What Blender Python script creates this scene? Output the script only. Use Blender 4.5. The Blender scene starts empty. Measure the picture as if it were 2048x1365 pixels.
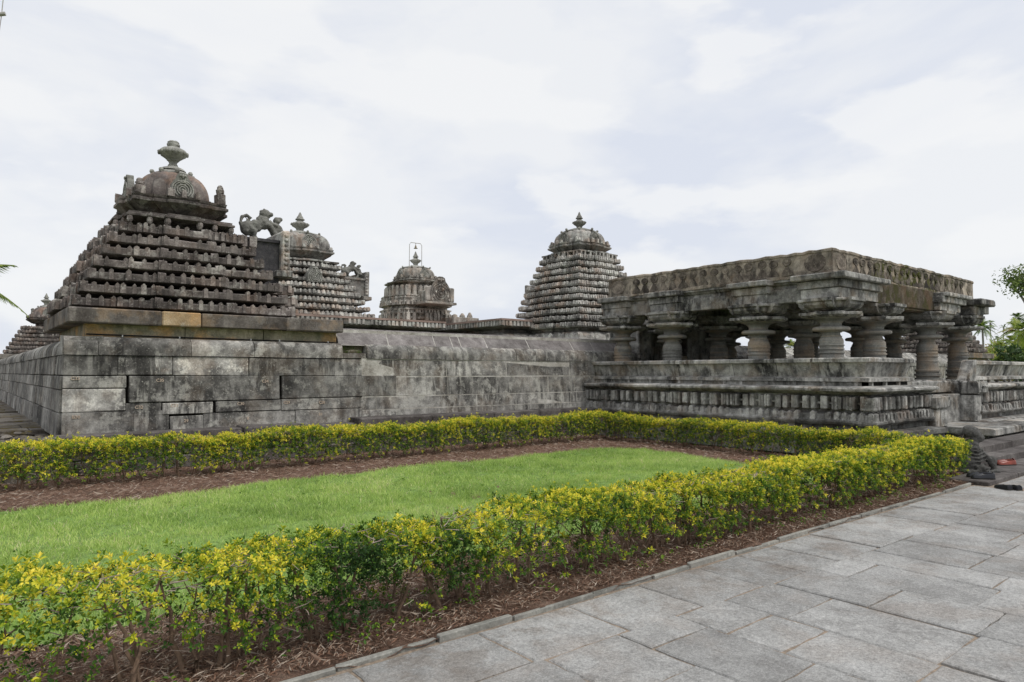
import bpy, math, random
import numpy as np
from mathutils import Vector, Matrix, noise
random.seed(7); RNG = np.random.default_rng(11)
R = math.radians
sc = bpy.context.scene
# ------------------------------------------------------------------ camera
cam_d = bpy.data.cameras.new('camera'); cam = bpy.data.objects.new('camera', cam_d)
sc.collection.objects.link(cam); sc.camera = cam
cam_d.sensor_width = 36; cam_d.lens = 36 * 1365 / 2048; cam_d.clip_end = 3000; cam_d.clip_start = .05
cam.location = (0, 0, 1.6)
pitch = math.atan(62.5 / 1365)
cam.rotation_euler = (R(90) + pitch, 0, R(51 - 90))
# ------------------------------------------------------------------ light
SUN_EL, SUN_AZ = R(56), R(-65)          # azimuth counterclockwise from +X
w = bpy.data.worlds.new('World'); sc.world = w; w.use_nodes = True
nt = w.node_tree; nt.nodes.clear(); N = nt.nodes.new; L = nt.links.new
out = N('ShaderNodeOutputWorld'); bg = N('ShaderNodeBackground'); sky = N('ShaderNodeTexSky')
sky.sky_type = 'NISHITA'; sky.sun_disc = False; sky.sun_elevation = SUN_EL; sky.sun_rotation = R(90) - SUN_AZ
skm = N('ShaderNodeVectorMath'); skm.operation = 'SCALE'; skm.inputs['Scale'].default_value = .10
L(sky.outputs[0], skm.inputs[0])
tc = N('ShaderNodeTexCoord'); mp = N('ShaderNodeMapping'); mp.inputs['Scale'].default_value = (1, 1, 2.3)
L(tc.outputs['Generated'], mp.inputs[0])
n1 = N('ShaderNodeTexNoise'); n1.inputs['Scale'].default_value = 1.9; n1.inputs['Detail'].default_value = 7; n1.inputs['Roughness'].default_value = .52; n1.inputs['Distortion'].default_value = .35
n2 = N('ShaderNodeTexNoise'); n2.inputs['Scale'].default_value = 4.2; n2.inputs['Detail'].default_value = 6; n2.inputs['Roughness'].default_value = .5
mp2 = N('ShaderNodeMapping'); mp2.inputs['Location'].default_value = (3.1, 1.7, .4); mp2.inputs['Scale'].default_value = (1, 1, 2.6)
L(tc.outputs['Generated'], mp2.inputs[0]); L(mp.outputs[0], n1.inputs[0]); L(mp2.outputs[0], n2.inputs[0])
r1 = N('ShaderNodeValToRGB'); r1.color_ramp.elements[0].position = .41; r1.color_ramp.elements[0].color = (.76, .80, .89, 1)
r1.color_ramp.elements[1].position = .53; r1.color_ramp.elements[1].color = (.90, .915, .94, 1)
r2 = N('ShaderNodeValToRGB'); r2.color_ramp.elements[0].position = .50; r2.color_ramp.elements[0].color = (0, 0, 0, 1)
r2.color_ramp.elements[1].position = .58; r2.color_ramp.elements[1].color = (1, 1, 1, 1)
L(n1.outputs[0], r1.inputs[0]); L(n2.outputs[0], r2.inputs[0])
mx = N('ShaderNodeMixRGB'); mx.inputs[2].default_value = (.955, .96, .965, 1); mfc = N('ShaderNodeMath'); mfc.operation = 'MULTIPLY'; mfc.inputs[1].default_value = .75
L(r2.outputs[0], mfc.inputs[0]); L(mfc.outputs[0], mx.inputs[0]); L(r1.outputs[0], mx.inputs[1])
# thin cloud layer over the blue sky: mostly cloud
mx2 = N('ShaderNodeMixRGB'); mx2.inputs[0].default_value = .93
L(skm.outputs[0], mx2.inputs[1]); L(mx.outputs[0], mx2.inputs[2])
L(mx2.outputs[0], bg.inputs[0]); bg.inputs[1].default_value = 1.0; L(bg.outputs[0], out.inputs[0])
sd = bpy.data.lights.new('sun', 'SUN'); sd.energy = 2.0; sd.angle = R(22); sd.color = (1, .965, .91)
so = bpy.data.objects.new('sun', sd); sc.collection.objects.link(so)
dv = Vector((math.cos(SUN_AZ) * math.cos(SUN_EL), math.sin(SUN_AZ) * math.cos(SUN_EL), math.sin(SUN_EL)))
so.rotation_euler = dv.to_track_quat('Z', 'Y').to_euler()
sc.view_settings.view_transform = 'Standard'; sc.view_settings.look = 'None'; sc.view_settings.exposure = 0; sc.view_settings.gamma = 1
sc.render.engine = 'CYCLES'
sc.cycles.max_bounces = 6; sc.cycles.diffuse_bounces = 3; sc.cycles.transparent_max_bounces = 6

# ------------------------------------------------------------------ helpers
COL = sc.collection
def U(a, b): return random.uniform(a, b)
class MB:
    """collects faces with a tone per face, builds one mesh object"""
    def __init__(s): s.v = []; s.f = []; s.t = []
    def poly(s, pts, faces, tone=.5):
        b = len(s.v); s.v.extend(tuple(p) for p in pts)
        for f in faces: s.f.append(tuple(b + i for i in f)); s.t.append(tone)
    def box(s, x0, x1, y0, y1, z0, z1, tone=.5, ch=0, jit=0):
        if ch <= 0:
            p = [(x, y, z) for z in (z0, z1) for (x, y) in ((x0, y0), (x1, y0), (x1, y1), (x0, y1))]
            F = [(3, 2, 1, 0), (4, 5, 6, 7), (0, 1, 5, 4), (1, 2, 6, 5), (2, 3, 7, 6), (3, 0, 4, 7)]
        else:
            c = min(ch, (x1 - x0) * .4, (y1 - y0) * .4, (z1 - z0) * .4)
            p = []
            for (sx, X) in ((1, x0), (-1, x1)):
                for (sy, Y) in ((1, y0), (-1, y1)):
                    for (sz, Z) in ((1, z0), (-1, z1)):
                        p += [(X, Y + sy * c, Z + sz * c), (X + sx * c, Y, Z + sz * c), (X + sx * c, Y + sy * c, Z)]
            def ix(a, b_, c_, k): return (a * 4 + b_ * 2 + c_) * 3 + k
            F = []
            for a in (0, 1):
                q = [ix(a, 0, 0, 0), ix(a, 1, 0, 0), ix(a, 1, 1, 0), ix(a, 0, 1, 0)]; F.append(q if a else q[::-1])
                q = [ix(0, a, 0, 1), ix(1, a, 0, 1), ix(1, a, 1, 1), ix(0, a, 1, 1)]; F.append(q[::-1] if a else q)
                q = [ix(0, 0, a, 2), ix(1, 0, a, 2), ix(1, 1, a, 2), ix(0, 1, a, 2)]; F.append(q if a else q[::-1])
            for a in (0, 1):
                for b_ in (0, 1):
                    F.append([ix(a, b_, 0, 0), ix(a, b_, 1, 0), ix(a, b_, 1, 1), ix(a, b_, 0, 1)])
                    F.append([ix(a, 0, b_, 0), ix(a, 1, b_, 0), ix(a, 1, b_, 2), ix(a, 0, b_, 2)])
                    F.append([ix(0, a, b_, 1), ix(1, a, b_, 1), ix(1, a, b_, 2), ix(0, a, b_, 2)])
                    for c_ in (0, 1): F.append([ix(a, b_, c_, k) for k in range(3)])
        if jit: p = [(x + U(-jit, jit), y + U(-jit, jit), z + U(-jit, jit)) for x, y, z in p]
        s.poly(p, F, tone)
    def tube(s, pts, rad, n=6, tone=.5, cap=True):
        pts = [Vector(p) for p in pts]
        if not hasattr(rad, '__len__'): rad = [rad] * len(pts)
        ring = []; up = Vector((.13, .21, 1)).normalized()
        for i, p in enumerate(pts):
            d = (pts[min(i + 1, len(pts) - 1)] - pts[max(i - 1, 0)]).normalized()
            a = d.cross(up); a = a.normalized() if a.length > 1e-3 else Vector((1, 0, 0)); b = d.cross(a)
            ring += [tuple(p + rad[i] * (a * math.cos(t) + b * math.sin(t))) for t in [2 * math.pi * k / n for k in range(n)]]
        F = [(i * n + k, i * n + (k + 1) % n, (i + 1) * n + (k + 1) % n, (i + 1) * n + k) for i in range(len(pts) - 1) for k in range(n)]
        if cap: F += [tuple(range(n))[::-1], tuple((len(pts) - 1) * n + k for k in range(n))]
        s.poly(ring, F, tone)
    def lathe(s, cx, cy, prof, n=28, tone=.5, rfun=None, jit=0):
        P = []
        for (r, z) in prof:
            for k in range(n):
                t = 2 * math.pi * k / n; rr = r * (rfun(t, z) if rfun else 1)
                P.append((cx + rr * math.cos(t) + U(-jit, jit), cy + rr * math.sin(t) + U(-jit, jit), z + U(-jit, jit)))
        F = [(i * n + k, i * n + (k + 1) % n, (i + 1) * n + (k + 1) % n, (i + 1) * n + k) for i in range(len(prof) - 1) for k in range(n)]
        F += [tuple(range(n))[::-1], tuple((len(prof) - 1) * n + k for k in range(n))]
        s.poly(P, F, tone)
    def blob(s, c, r, rot=(0, 0, 0), n=12, m=8, tone=.5):
        M = Matrix.Rotation(rot[2], 3, 'Z') @ Matrix.Rotation(rot[1], 3, 'Y') @ Matrix.Rotation(rot[0], 3, 'X')
        P = []
        for i in range(m + 1):
            a = math.pi * i / m
            for k in range(n):
                t = 2 * math.pi * k / n
                q = M @ Vector((r[0] * math.sin(a) * math.cos(t), r[1] * math.sin(a) * math.sin(t), -r[2] * math.cos(a)))
                P.append((c[0] + q.x, c[1] + q.y, c[2] + q.z))
        F = [(i * n + k, i * n + (k + 1) % n, (i + 1) * n + (k + 1) % n, (i + 1) * n + k) for i in range(m) for k in range(n)]
        s.poly(P, F, tone)
    def sweep(s, plan, prof, tone=.5, step=.22, jit=.006, cap=True, closed=True, tonejit=0):
        """plan: closed list of (x,y,sx,sy) points where sx,sy is the outward sign; prof: (d,z)"""
        pts = []
        n = len(plan)
        for i in range(n if closed else n - 1):
            a = plan[i]; b = plan[(i + 1) % n]; L_ = math.hypot(b[0] - a[0], b[1] - a[1]); k = max(1, int(L_ / step))
            for q in range(k):
                t = q / k
                if q == 0: pts.append(a)
                else:
                    # along an edge the outward direction is the one shared by both ends, across the edge
                    if abs(b[0] - a[0]) > abs(b[1] - a[1]): pts.append((a[0] + (b[0] - a[0]) * t, a[1], a[2] + (b[2] - a[2]) * t, a[3]))
                    else: pts.append((a[0], a[1] + (b[1] - a[1]) * t, a[2], a[3] + (b[3] - a[3]) * t))
        if not closed: pts.append(plan[-1])
        m = len(pts); P = []
        off = [(U(-jit, jit), U(-jit, jit), U(-jit, jit)) for _ in pts]
        for (d, z) in prof:
            for i, (x, y, sx, sy) in enumerate(pts):
                P.append((x + sx * d + off[i][0] + U(-jit, jit) * .4, y + sy * d + off[i][1] + U(-jit, jit) * .4, z + off[i][2] + U(-jit, jit) * .4))
        b = len(s.v); s.v.extend(P)
        # tone changes along the run every few points (separate stones)
        tt = []; cur = tone
        for i in range(m):
            if tonejit and random.random() < .22: cur = tone + U(-tonejit, tonejit)
            tt.append(cur)
        for j in range(len(prof) - 1):
            for i in range(m if closed else m - 1):
                i2 = (i + 1) % m
                s.f.append((b + j * m + i, b + j * m + i2, b + (j + 1) * m + i2, b + (j + 1) * m + i)); s.t.append(tt[i])
        if cap and closed:
            s.f.append(tuple(b + (len(prof) - 1) * m + i for i in range(m))); s.t.append(tone)
    def xform(s, M):
        s.v = [tuple(M @ Vector(p)) for p in s.v]; return s
    def build(s, name, mat, parent=None, smooth=None):
        me = bpy.data.meshes.new(name); me.from_pydata(s.v, [], s.f)
        a = me.attributes.new('tone', 'FLOAT', 'FACE'); a.data.foreach_set('value', np.array(s.t, dtype=np.float32))
        me.materials.append(mat)
        if smooth:
            me.polygons.foreach_set('use_smooth', [True] * len(me.polygons)); me.set_sharp_from_angle(angle=R(smooth))
        me.update(); o = bpy.data.objects.new(name, me); COL.objects.link(o)
        if parent is not None: o.parent = parent; o.matrix_parent_inverse = parent.matrix_world.inverted()
        return o
def tag(o, label=None, cat=None, group=None, kind=None):
    if label: o['label'] = label
    if cat: o['category'] = cat
    if group: o['group'] = group
    if kind: o['kind'] = kind
    return o
def empty(name, loc, label=None, cat=None, group=None):
    o = bpy.data.objects.new(name, None); COL.objects.link(o); o.location = loc; o.matrix_world = Matrix.Translation(loc)
    return tag(o, label, cat, group)
def np_mesh(name, V, F, mat, tone=None, parent=None, col=None):
    """V (n,3) F (m,3) triangles, tone per face"""
    me = bpy.data.meshes.new(name); me.vertices.add(len(V)); me.vertices.foreach_set('co', V.astype(np.float32).ravel())
    m, k = F.shape; me.loops.add(m * k); me.loops.foreach_set('vertex_index', F.astype(np.int32).ravel())
    me.polygons.add(m); me.polygons.foreach_set('loop_start', np.arange(m, dtype=np.int32) * k)
    me.update(calc_edges=True); me.validate()
    if tone is not None:
        a = me.attributes.new('tone', 'FLOAT', 'FACE'); a.data.foreach_set('value', tone.astype(np.float32))
    me.materials.append(mat); o = bpy.data.objects.new(name, me); COL.objects.link(o)
    if parent is not None: o.parent = parent; o.matrix_parent_inverse = parent.matrix_world.inverted()
    return o

# ------------------------------------------------------------------ materials
def new_mat(name):
    m = bpy.data.materials.new(name); m.use_nodes = True; t = m.node_tree
    return m, t, t.nodes['Principled BSDF'], t.nodes.new, t.links.new
def ramp(Nn, pts):
    r = Nn('ShaderNodeValToRGB'); e = r.color_ramp.elements
    while len(e) < len(pts): e.new(.5)
    for i, (p, c) in enumerate(pts): e[i].position = p; e[i].color = (*c, 1) if len(c) == 3 else c
    return r
def g3(v): return (v, v, v)
def noise_n(Nn, Ln, src, scale, detail=5, rough=.55, mscale=None, loc=None, dist=0):
    m = Nn('ShaderNodeMapping'); Ln(src, m.inputs[0])
    if mscale: m.inputs['Scale'].default_value = mscale
    if loc: m.inputs['Location'].default_value = loc
    n = Nn('ShaderNodeTexNoise'); n.inputs['Scale'].default_value = scale; n.inputs['Detail'].default_value = detail
    n.inputs['Roughness'].default_value = rough; n.inputs['Distortion'].default_value = dist; Ln(m.outputs[0], n.inputs[0]); return n.outputs[0]
def mixc(Nn, Ln, fac, a, b, mode='MIX'):
    m = Nn('ShaderNodeMixRGB'); m.blend_type = mode
    for i, x in ((0, fac), (1, a), (2, b)):
        if isinstance(x, (int, float)): m.inputs[i].default_value = x if i == 0 else (x, x, x, 1)
        elif isinstance(x, tuple): m.inputs[i].default_value = (*x, 1) if len(x) == 3 else x
        else: Ln(x, m.inputs[i])
    return m.outputs[0]
def stone(name, dark, mid, light, streak=.6, patch=.5, rust=0., moss=0., tonestr=.5, grain=1., rough=.9, seed=0, streakz=.22, lich=(.42, .43, .39), bump=.5, speck=.35, grit=0, mosszone=None, rustcol=(.42, .22, .09), mosscol=(.055, .075, .012), k=1.0, pale=0., band=0., bandcol=(.36, .29, .22)):
    dark, mid, light, lich, rustcol = [tuple(min(.8, c_ * k) for c_ in q_) for q_ in (dark, mid, light, lich, rustcol)]
    m, t, bs, Nn, Ln = new_mat(name)
    g = Nn('ShaderNodeNewGeometry'); P = g.outputs['Position']; s = seed * 7.3
    big = noise_n(Nn, Ln, P, .9, 6, .62, loc=(s, s * .3, 1), dist=.4)
    med = noise_n(Nn, Ln, P, 5.5, 6, .65, loc=(s, 2, 5))
    fine = noise_n(Nn, Ln, P, 38, 5, .7, loc=(0, s, 0))
    a = mixc(Nn, Ln, .5, big, med)
    r = ramp(Nn, [(.39, dark), (.50, mid), (.62, light)]); Ln(a, r.inputs[0]); c = r.outputs[0]
    # vertical water streaks
    st = noise_n(Nn, Ln, P, 6.5, 4, .6, mscale=(1, 1, streakz), loc=(s, 0, 0), dist=.2)
    rs = ramp(Nn, [(.44, g3(1)), (.58, g3(0))]); Ln(st, rs.inputs[0])
    sm = noise_n(Nn, Ln, P, 1.1, 3, .5, loc=(9 + s, 1, 3)); rm = ramp(Nn, [(.42, g3(0)), (.6, g3(streak))]); Ln(sm, rm.inputs[0])
    fm = Nn('ShaderNodeMath'); fm.operation = 'MULTIPLY'; Ln(rs.outputs[0], fm.inputs[0]); Ln(rm.outputs[0], fm.inputs[1])
    c = mixc(Nn, Ln, fm.outputs[0], c, tuple(x * .45 for x in dark))
    if pale:
        ps_ = noise_n(Nn, Ln, P, 9, 4, .6, mscale=(1, 1, .13), loc=(s + 6, 2, 1), dist=.3); rps = ramp(Nn, [(.52, g3(0)), (.62, g3(pale))]); Ln(ps_, rps.inputs[0])
        pm = noise_n(Nn, Ln, P, 1.4, 4, .6, loc=(2, s, 6)); rpm = ramp(Nn, [(.46, g3(0)), (.58, g3(1))]); Ln(pm, rpm.inputs[0])
        pmm = Nn('ShaderNodeMath'); pmm.operation = 'MULTIPLY'; Ln(rps.outputs[0], pmm.inputs[0]); Ln(rpm.outputs[0], pmm.inputs[1])
        c = mixc(Nn, Ln, pmm.outputs[0], c, lich)
    if band:
        bn = noise_n(Nn, Ln, P, 1.0, 4, .6, mscale=(.5, .5, 14), loc=(s, 3, 2)); rbn = ramp(Nn, [(.40, tuple(x * .62 for x in mid)), (.5, mid), (.6, bandcol)]); Ln(bn, rbn.inputs[0]); c = mixc(Nn, Ln, band, c, rbn.outputs[0])
    # lichen patches
    lp = noise_n(Nn, Ln, P, 3.1, 8, .72, loc=(s + 4, 7, 2)); rl = ramp(Nn, [(.54, g3(0)), (.60, g3(patch))]); Ln(lp, rl.inputs[0])
    c = mixc(Nn, Ln, rl.outputs[0], c, lich)
    # pale speckles
    sp = noise_n(Nn, Ln, P, 26, 6, .8, loc=(1, s, 4)); rp = ramp(Nn, [(.57, g3(0)), (.65, g3(speck))]); Ln(sp, rp.inputs[0])
    c = mixc(Nn, Ln, rp.outputs[0], c, tuple(min(1, x * 1.25) for x in lich))
    if rust:
        rn = noise_n(Nn, Ln, P, 1.9, 6, .6, loc=(s + 2, 3, 8)); rr = ramp(Nn, [(.5, g3(0)), (.62, g3(rust))]); Ln(rn, rr.inputs[0])
        c = mixc(Nn, Ln, rr.outputs[0], c, rustcol)
    if moss:
        mn = noise_n(Nn, Ln, P, 3.3, 7, .7, loc=(s + 5, 2, 8)); rr = ramp(Nn, [(.5, g3(0)), (.58, g3(moss))]); Ln(mn, rr.inputs[0]); mf = rr.outputs[0]
        if mosszone:   # (axis, lo, hi): where the growth sits on the thing
            sx = Nn('ShaderNodeSeparateXYZ'); Ln(P, sx.inputs[0]); mr = Nn('ShaderNodeMapRange'); mr.interpolation_type = 'SMOOTHSTEP'
            Ln(sx.outputs[mosszone[0]], mr.inputs[0]); mr.inputs[1].default_value = mosszone[1] - .8; mr.inputs[2].default_value = mosszone[1] + .8
            mr2 = Nn('ShaderNodeMapRange'); mr2.interpolation_type = 'SMOOTHSTEP'; Ln(sx.outputs[mosszone[0]], mr2.inputs[0])
            mr2.inputs[1].default_value = mosszone[2] + 1; mr2.inputs[2].default_value = mosszone[2] - 1
            m1 = Nn('ShaderNodeMath'); m1.operation = 'MULTIPLY'; Ln(mr.outputs[0], m1.inputs[0]); Ln(mr2.outputs[0], m1.inputs[1])
            m2 = Nn('ShaderNodeMath'); m2.operation = 'MULTIPLY'; Ln(m1.outputs[0], m2.inputs[0]); Ln(mf, m2.inputs[1]); mf = m2.outputs[0]
        c = mixc(Nn, Ln, mf, c, mosscol)
    # per stone tone
    at = Nn('ShaderNodeAttribute'); at.attribute_name = 'tone'
    mr = Nn('ShaderNodeMapRange'); mr.clamp = False; Ln(at.outputs['Fac'], mr.inputs[0]); mr.inputs[3].default_value = 1 - tonestr; mr.inputs[4].default_value = 1 + tonestr
    c = mixc(Nn, Ln, 1.0, c, mr.outputs[0], 'MULTIPLY')
    gr = ramp(Nn, [(.3, g3(.72)), (.7, g3(1.25))]); Ln(fine, gr.inputs[0]); c = mixc(Nn, Ln, 1.0, c, gr.outputs[0], 'MULTIPLY')
    if grit:
        gn = noise_n(Nn, Ln, P, 85, 4, .75, loc=(3, s, 9), mscale=(1, 1.6, 1)); gr = ramp(Nn, [(.38, g3(.78)), (.5, g3(1)), (.62, g3(1.18))]); Ln(gn, gr.inputs[0]); c = mixc(Nn, Ln, 1.0, c, gr.outputs[0], 'MULTIPLY')
    Ln(c, bs.inputs['Base Color']); bs.inputs['Roughness'].default_value = rough; bs.inputs['Specular IOR Level'].default_value = .25
    b1 = Nn('ShaderNodeBump'); b1.inputs['Strength'].default_value = bump; b1.inputs['Distance'].default_value = .02
    bm = mixc(Nn, Ln, .45 * grain, med, fine); Ln(bm, b1.inputs['Height']); Ln(b1.outputs[0], bs.inputs['Normal'])
    return m
M_WALL = stone('weathered_wall_stone', (.060, .057, .054), (.155, .149, .139), (.30, .29, .27), streak=.85, patch=.5, tonestr=.52, seed=1, lich=(.38, .37, .335), speck=.5, rust=.15, rustcol=(.24, .17, .11), k=1.3, pale=.55)
M_CORE = stone('mortar_joint', (.25, .23, .2), (.42, .40, .36), (.6, .58, .54), streak=.2, patch=.2, tonestr=.0, seed=2)
M_GAP = stone('dark_joint_fill', (.01, .009, .008), (.02, .018, .015), (.035, .03, .025), streak=0, patch=0, tonestr=0, seed=3, speck=0)
M_SLAB = stone('dark_slab_stone', (.05, .043, .04), (.092, .082, .078), (.14, .128, .12), streak=.3, patch=.25, tonestr=.3, seed=4, lich=(.2, .19, .175), k=1.2)
M_T1 = stone('brown_tower_stone', (.048, .041, .038), (.11, .094, .087), (.20, .178, .165), streak=.55, patch=.6, tonestr=.6, seed=5, lich=(.30, .285, .26), speck=.6, rust=.14, rustcol=(.26, .15, .09), k=1.18)
M_T4 = stone('grey_tower_stone', (.085, .080, .074), (.21, .20, .185), (.33, .32, .30), streak=.75, patch=.5, tonestr=.65, seed=6, lich=(.38, .385, .35), rust=.28, rustcol=(.30, .18, .11), k=1.3, pale=.5)
M_T3 = stone('sandy_tower_stone', (.095, .085, .075), (.21, .195, .175), (.33, .31, .28), streak=.55, patch=.5, tonestr=.6, seed=7, lich=(.36, .36, .32), rust=.3, rustcol=(.33, .24, .17), k=1.25, pale=.3)
M_FIN = stone('pale_finial_stone', (.15, .145, .13), (.27, .265, .24), (.40, .395, .36), streak=.4, patch=.4, tonestr=.4, seed=8, lich=(.36, .37, .32))
M_DOME = stone('reddish_dome_stone', (.085, .072, .067), (.165, .14, .13), (.26, .225, .205), streak=.4, patch=.35, tonestr=.3, seed=9, rust=.3, lich=(.3, .28, .25), rustcol=(.42, .25, .16))
M_FASC = stone('fascia_stone', (.062, .052, .046), (.13, .115, .104), (.22, .20, .18), streak=.5, patch=.4, tonestr=.5, seed=10, lich=(.26, .245, .22), rust=.45, rustcol=(.3, .2, .11), k=1.25)
M_ORANGE = stone('ochre_stained_stone', (.13, .12, .09), (.24, .21, .155), (.36, .32, .24), streak=.4, patch=.3, tonestr=.35, seed=11, rust=.75, moss=.35, mosscol=(.10, .115, .07), rustcol=(.44, .25, .10), lich=(.34, .32, .26), k=1.35)
M_PAV = stone('grey_pavilion_stone', (.050, .049, .047), (.170, .166, .156), (.35, .343, .325), streak=.95, patch=.4, tonestr=.5, seed=12, lich=(.34, .335, .31), rust=.28, rustcol=(.25, .19, .13), k=1.45, pale=.3)
M_PLINTH = stone('dark_plinth_stone', (.055, .052, .048), (.165, .161, .152), (.33, .325, .31), streak=.6, patch=.45, tonestr=.55, seed=13, lich=(.33, .33, .31), rust=.22, rustcol=(.17, .11, .075), k=1.45, pale=.3)
M_COLUMN = stone('smooth_column_stone', (.085, .08, .072), (.17, .167, .155), (.25, .245, .225), streak=.2, patch=.2, tonestr=.35, seed=14, rust=.5, rustcol=(.26, .185, .12), lich=(.27, .28, .26), rough=.7, bump=.25, speck=.12, k=1.35, band=.45)
M_ROOF = stone('tan_roof_plaster', (.075, .066, .056), (.215, .185, .150), (.40, .345, .28), streak=.8, patch=.3, tonestr=.5, seed=15, rust=.35, rustcol=(.22, .15, .10), lich=(.38, .35, .29), speck=.5, moss=.95, mosszone=(0, 15.8, 20.0), mosscol=(.06, .06, .012), k=1.3)
M_RELIEF = stone('dark_relief_plaster', (.045, .037, .031), (.125, .105, .087), (.26, .22, .175), streak=.8, patch=.3, tonestr=.5, seed=16, lich=(.34, .30, .24), moss=.98, mosszone=(0, 15.6, 21), mosscol=(.06, .065, .010), k=1.2)
M_PATH = stone('granite_paving', (.235, .23, .222), (.315, .312, .303), (.40, .396, .386), streak=0, patch=.25, tonestr=.13, seed=17, lich=(.45, .445, .43), rust=.30, rustcol=(.26, .215, .18), grain=1.3, bump=1, speck=.5, grit=1, moss=.6, mosscol=(.17, .135, .105), mosszone=(1, 3.1, 5), k=.97)
M_PASS = stone('mossy_passage_slabs', (.06, .052, .045), (.12, .105, .09), (.2, .185, .165), streak=0, patch=.3, tonestr=.4, seed=18, moss=.75, mosscol=(.10, .075, .018), lich=(.26, .24, .2))
M_KERB = stone('grey_kerb_stone', (.15, .15, .135), (.225, .22, .20), (.30, .29, .26), streak=0, patch=.3, tonestr=.25, seed=19, lich=(.38, .38, .34))
M_CARV = stone('dark_carved_stone', (.045, .044, .04), (.085, .083, .078), (.14, .137, .13), streak=.2, patch=.4, tonestr=.2, seed=20, lich=(.2, .2, .19), bump=.8, k=1.25)

def simple(name, col, rough=.6, metal=0, nscale=20, var=.25, bump=.2):
    m, t, bs, Nn, Ln = new_mat(name); g = Nn('ShaderNodeNewGeometry')
    n = noise_n(Nn, Ln, g.outputs['Position'], nscale, 5, .6); r = ramp(Nn, [(.3, tuple(c * (1 - var) for c in col)), (.7, tuple(c * (1 + var) for c in col))]); Ln(n, r.inputs[0])
    Ln(r.outputs[0], bs.inputs['Base Color']); bs.inputs['Roughness'].default_value = rough; bs.inputs['Metallic'].default_value = metal
    b = Nn('ShaderNodeBump'); b.inputs['Strength'].default_value = bump; b.inputs['Distance'].default_value = .01; Ln(n, b.inputs['Height']); Ln(b.outputs[0], bs.inputs['Normal']); return m
M_BARK = simple('hedge_bark', (.16, .105, .07), .9, 0, 30, .4, .6)
M_TWIG = simple('dry_twig', (.30, .24, .20), .9, 0, 25, .35)
M_TRUNK = simple('palm_trunk', (.25, .235, .21), .9, 0, 6, .3)
M_METAL = simple('painted_pipe', (.42, .40, .37), .5, .3, 9, .15)
M_CABLE = simple('black_cable', (.012, .012, .013), .5)
M_CLIP = simple('white_clip', (.7, .7, .68), .5)
M_BLACK = simple('black_leather', (.012, .013, .018), .32, 0, 15, .3, .1)
M_RED = simple('red_brown_leather', (.20, .035, .018), .35, 0, 15, .35, .1)
M_SOLE = simple('shoe_sole', (.02, .018, .016), .8)
M_INNER = simple('shoe_lining', (.26, .17, .11), .8)
M_DOOR_SHADE = simple('painted_doorway_shade', (.012, .010, .009), .9)  # near-black colour standing in for the shade inside the gateway opening
M_BRONZE = simple('dull_bronze', (.22, .18, .12), .5, .6)

def leafmat(name, pts, trans=.35, rough=.55):
    m, t, bs, Nn, Ln = new_mat(name)
    at = Nn('ShaderNodeAttribute'); at.attribute_name = 'tone'; r = ramp(Nn, pts); Ln(at.outputs['Fac'], r.inputs[0])
    bs.inputs['Roughness'].default_value = rough; bs.inputs['Specular IOR Level'].default_value = .35; Ln(r.outputs[0], bs.inputs['Base Color'])
    tr = Nn('ShaderNodeBsdfTranslucent'); Ln(r.outputs[0], tr.inputs[0]); ms = Nn('ShaderNodeMixShader'); ms.inputs[0].default_value = trans
    Ln(bs.outputs[0], ms.inputs[1]); Ln(tr.outputs[0], ms.inputs[2]); Ln(ms.outputs[0], t.nodes['Material Output'].inputs[0]); return m
M_LEAF = leafmat('golden_hedge_leaves', [(0, (.025, .065, .012)), (.3, (.075, .17, .018)), (.55, (.22, .34, .025)), (.74, (.68, .66, .04)), (1, (.95, .80, .10))])
M_GRASS = leafmat('lawn_grass', [(0, (.18, .28, .065)), (.5, (.41, .57, .14)), (.85, (.62, .74, .24)), (1, (.78, .70, .44))], .4)
M_PALM = leafmat('palm_fronds', [(0, (.045, .085, .02)), (.5, (.12, .20, .03)), (.8, (.30, .38, .05)), (1, (.38, .30, .14))], .35)
M_TREE = leafmat('tree_foliage', [(0, (.02, .04, .014)), (.5, (.05, .095, .028)), (1, (.20, .27, .05))], .25)
M_MULCH = leafmat('mulch_litter', [(0, (.08, .045, .03)), (.4, (.19, .105, .068)), (.75, (.34, .26, .20)), (1, (.55, .48, .41))], .1, .9)
def soilmat():
    m, t, bs, Nn, Ln = new_mat('red_soil'); g = Nn('ShaderNodeNewGeometry'); P = g.outputs['Position']
    a = noise_n(Nn, Ln, P, 3, 7, .7); r = ramp(Nn, [(.3, (.10, .055, .036)), (.5, (.19, .11, .075)), (.7, (.31, .21, .155))]); Ln(a, r.inputs[0])
    f = noise_n(Nn, Ln, P, 60, 6, .8); r2 = ramp(Nn, [(.35, g3(.5)), (.65, g3(1.5))]); Ln(f, r2.inputs[0])
    Ln(mixc(Nn, Ln, 1, r.outputs[0], r2.outputs[0], 'MULTIPLY'), bs.inputs['Base Color']); bs.inputs['Roughness'].default_value = 1
    b = Nn('ShaderNodeBump'); b.inputs['Strength'].default_value = 1; b.inputs['Distance'].default_value = .03; Ln(f, b.inputs['Height']); Ln(b.outputs[0], bs.inputs['Normal']); return m
M_SOIL = soilmat()
M_JOINT = simple('sandy_joint', (.24, .19, .145), 1, 0, 30, .45, 1)
M_GROUND = simple('far_grass_ground', (.10, .14, .04), 1, 0, .3, .4)
M_TURF = simple('turf_base', (.15, .24, .055), 1, 0, 14, .5, 1)

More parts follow.
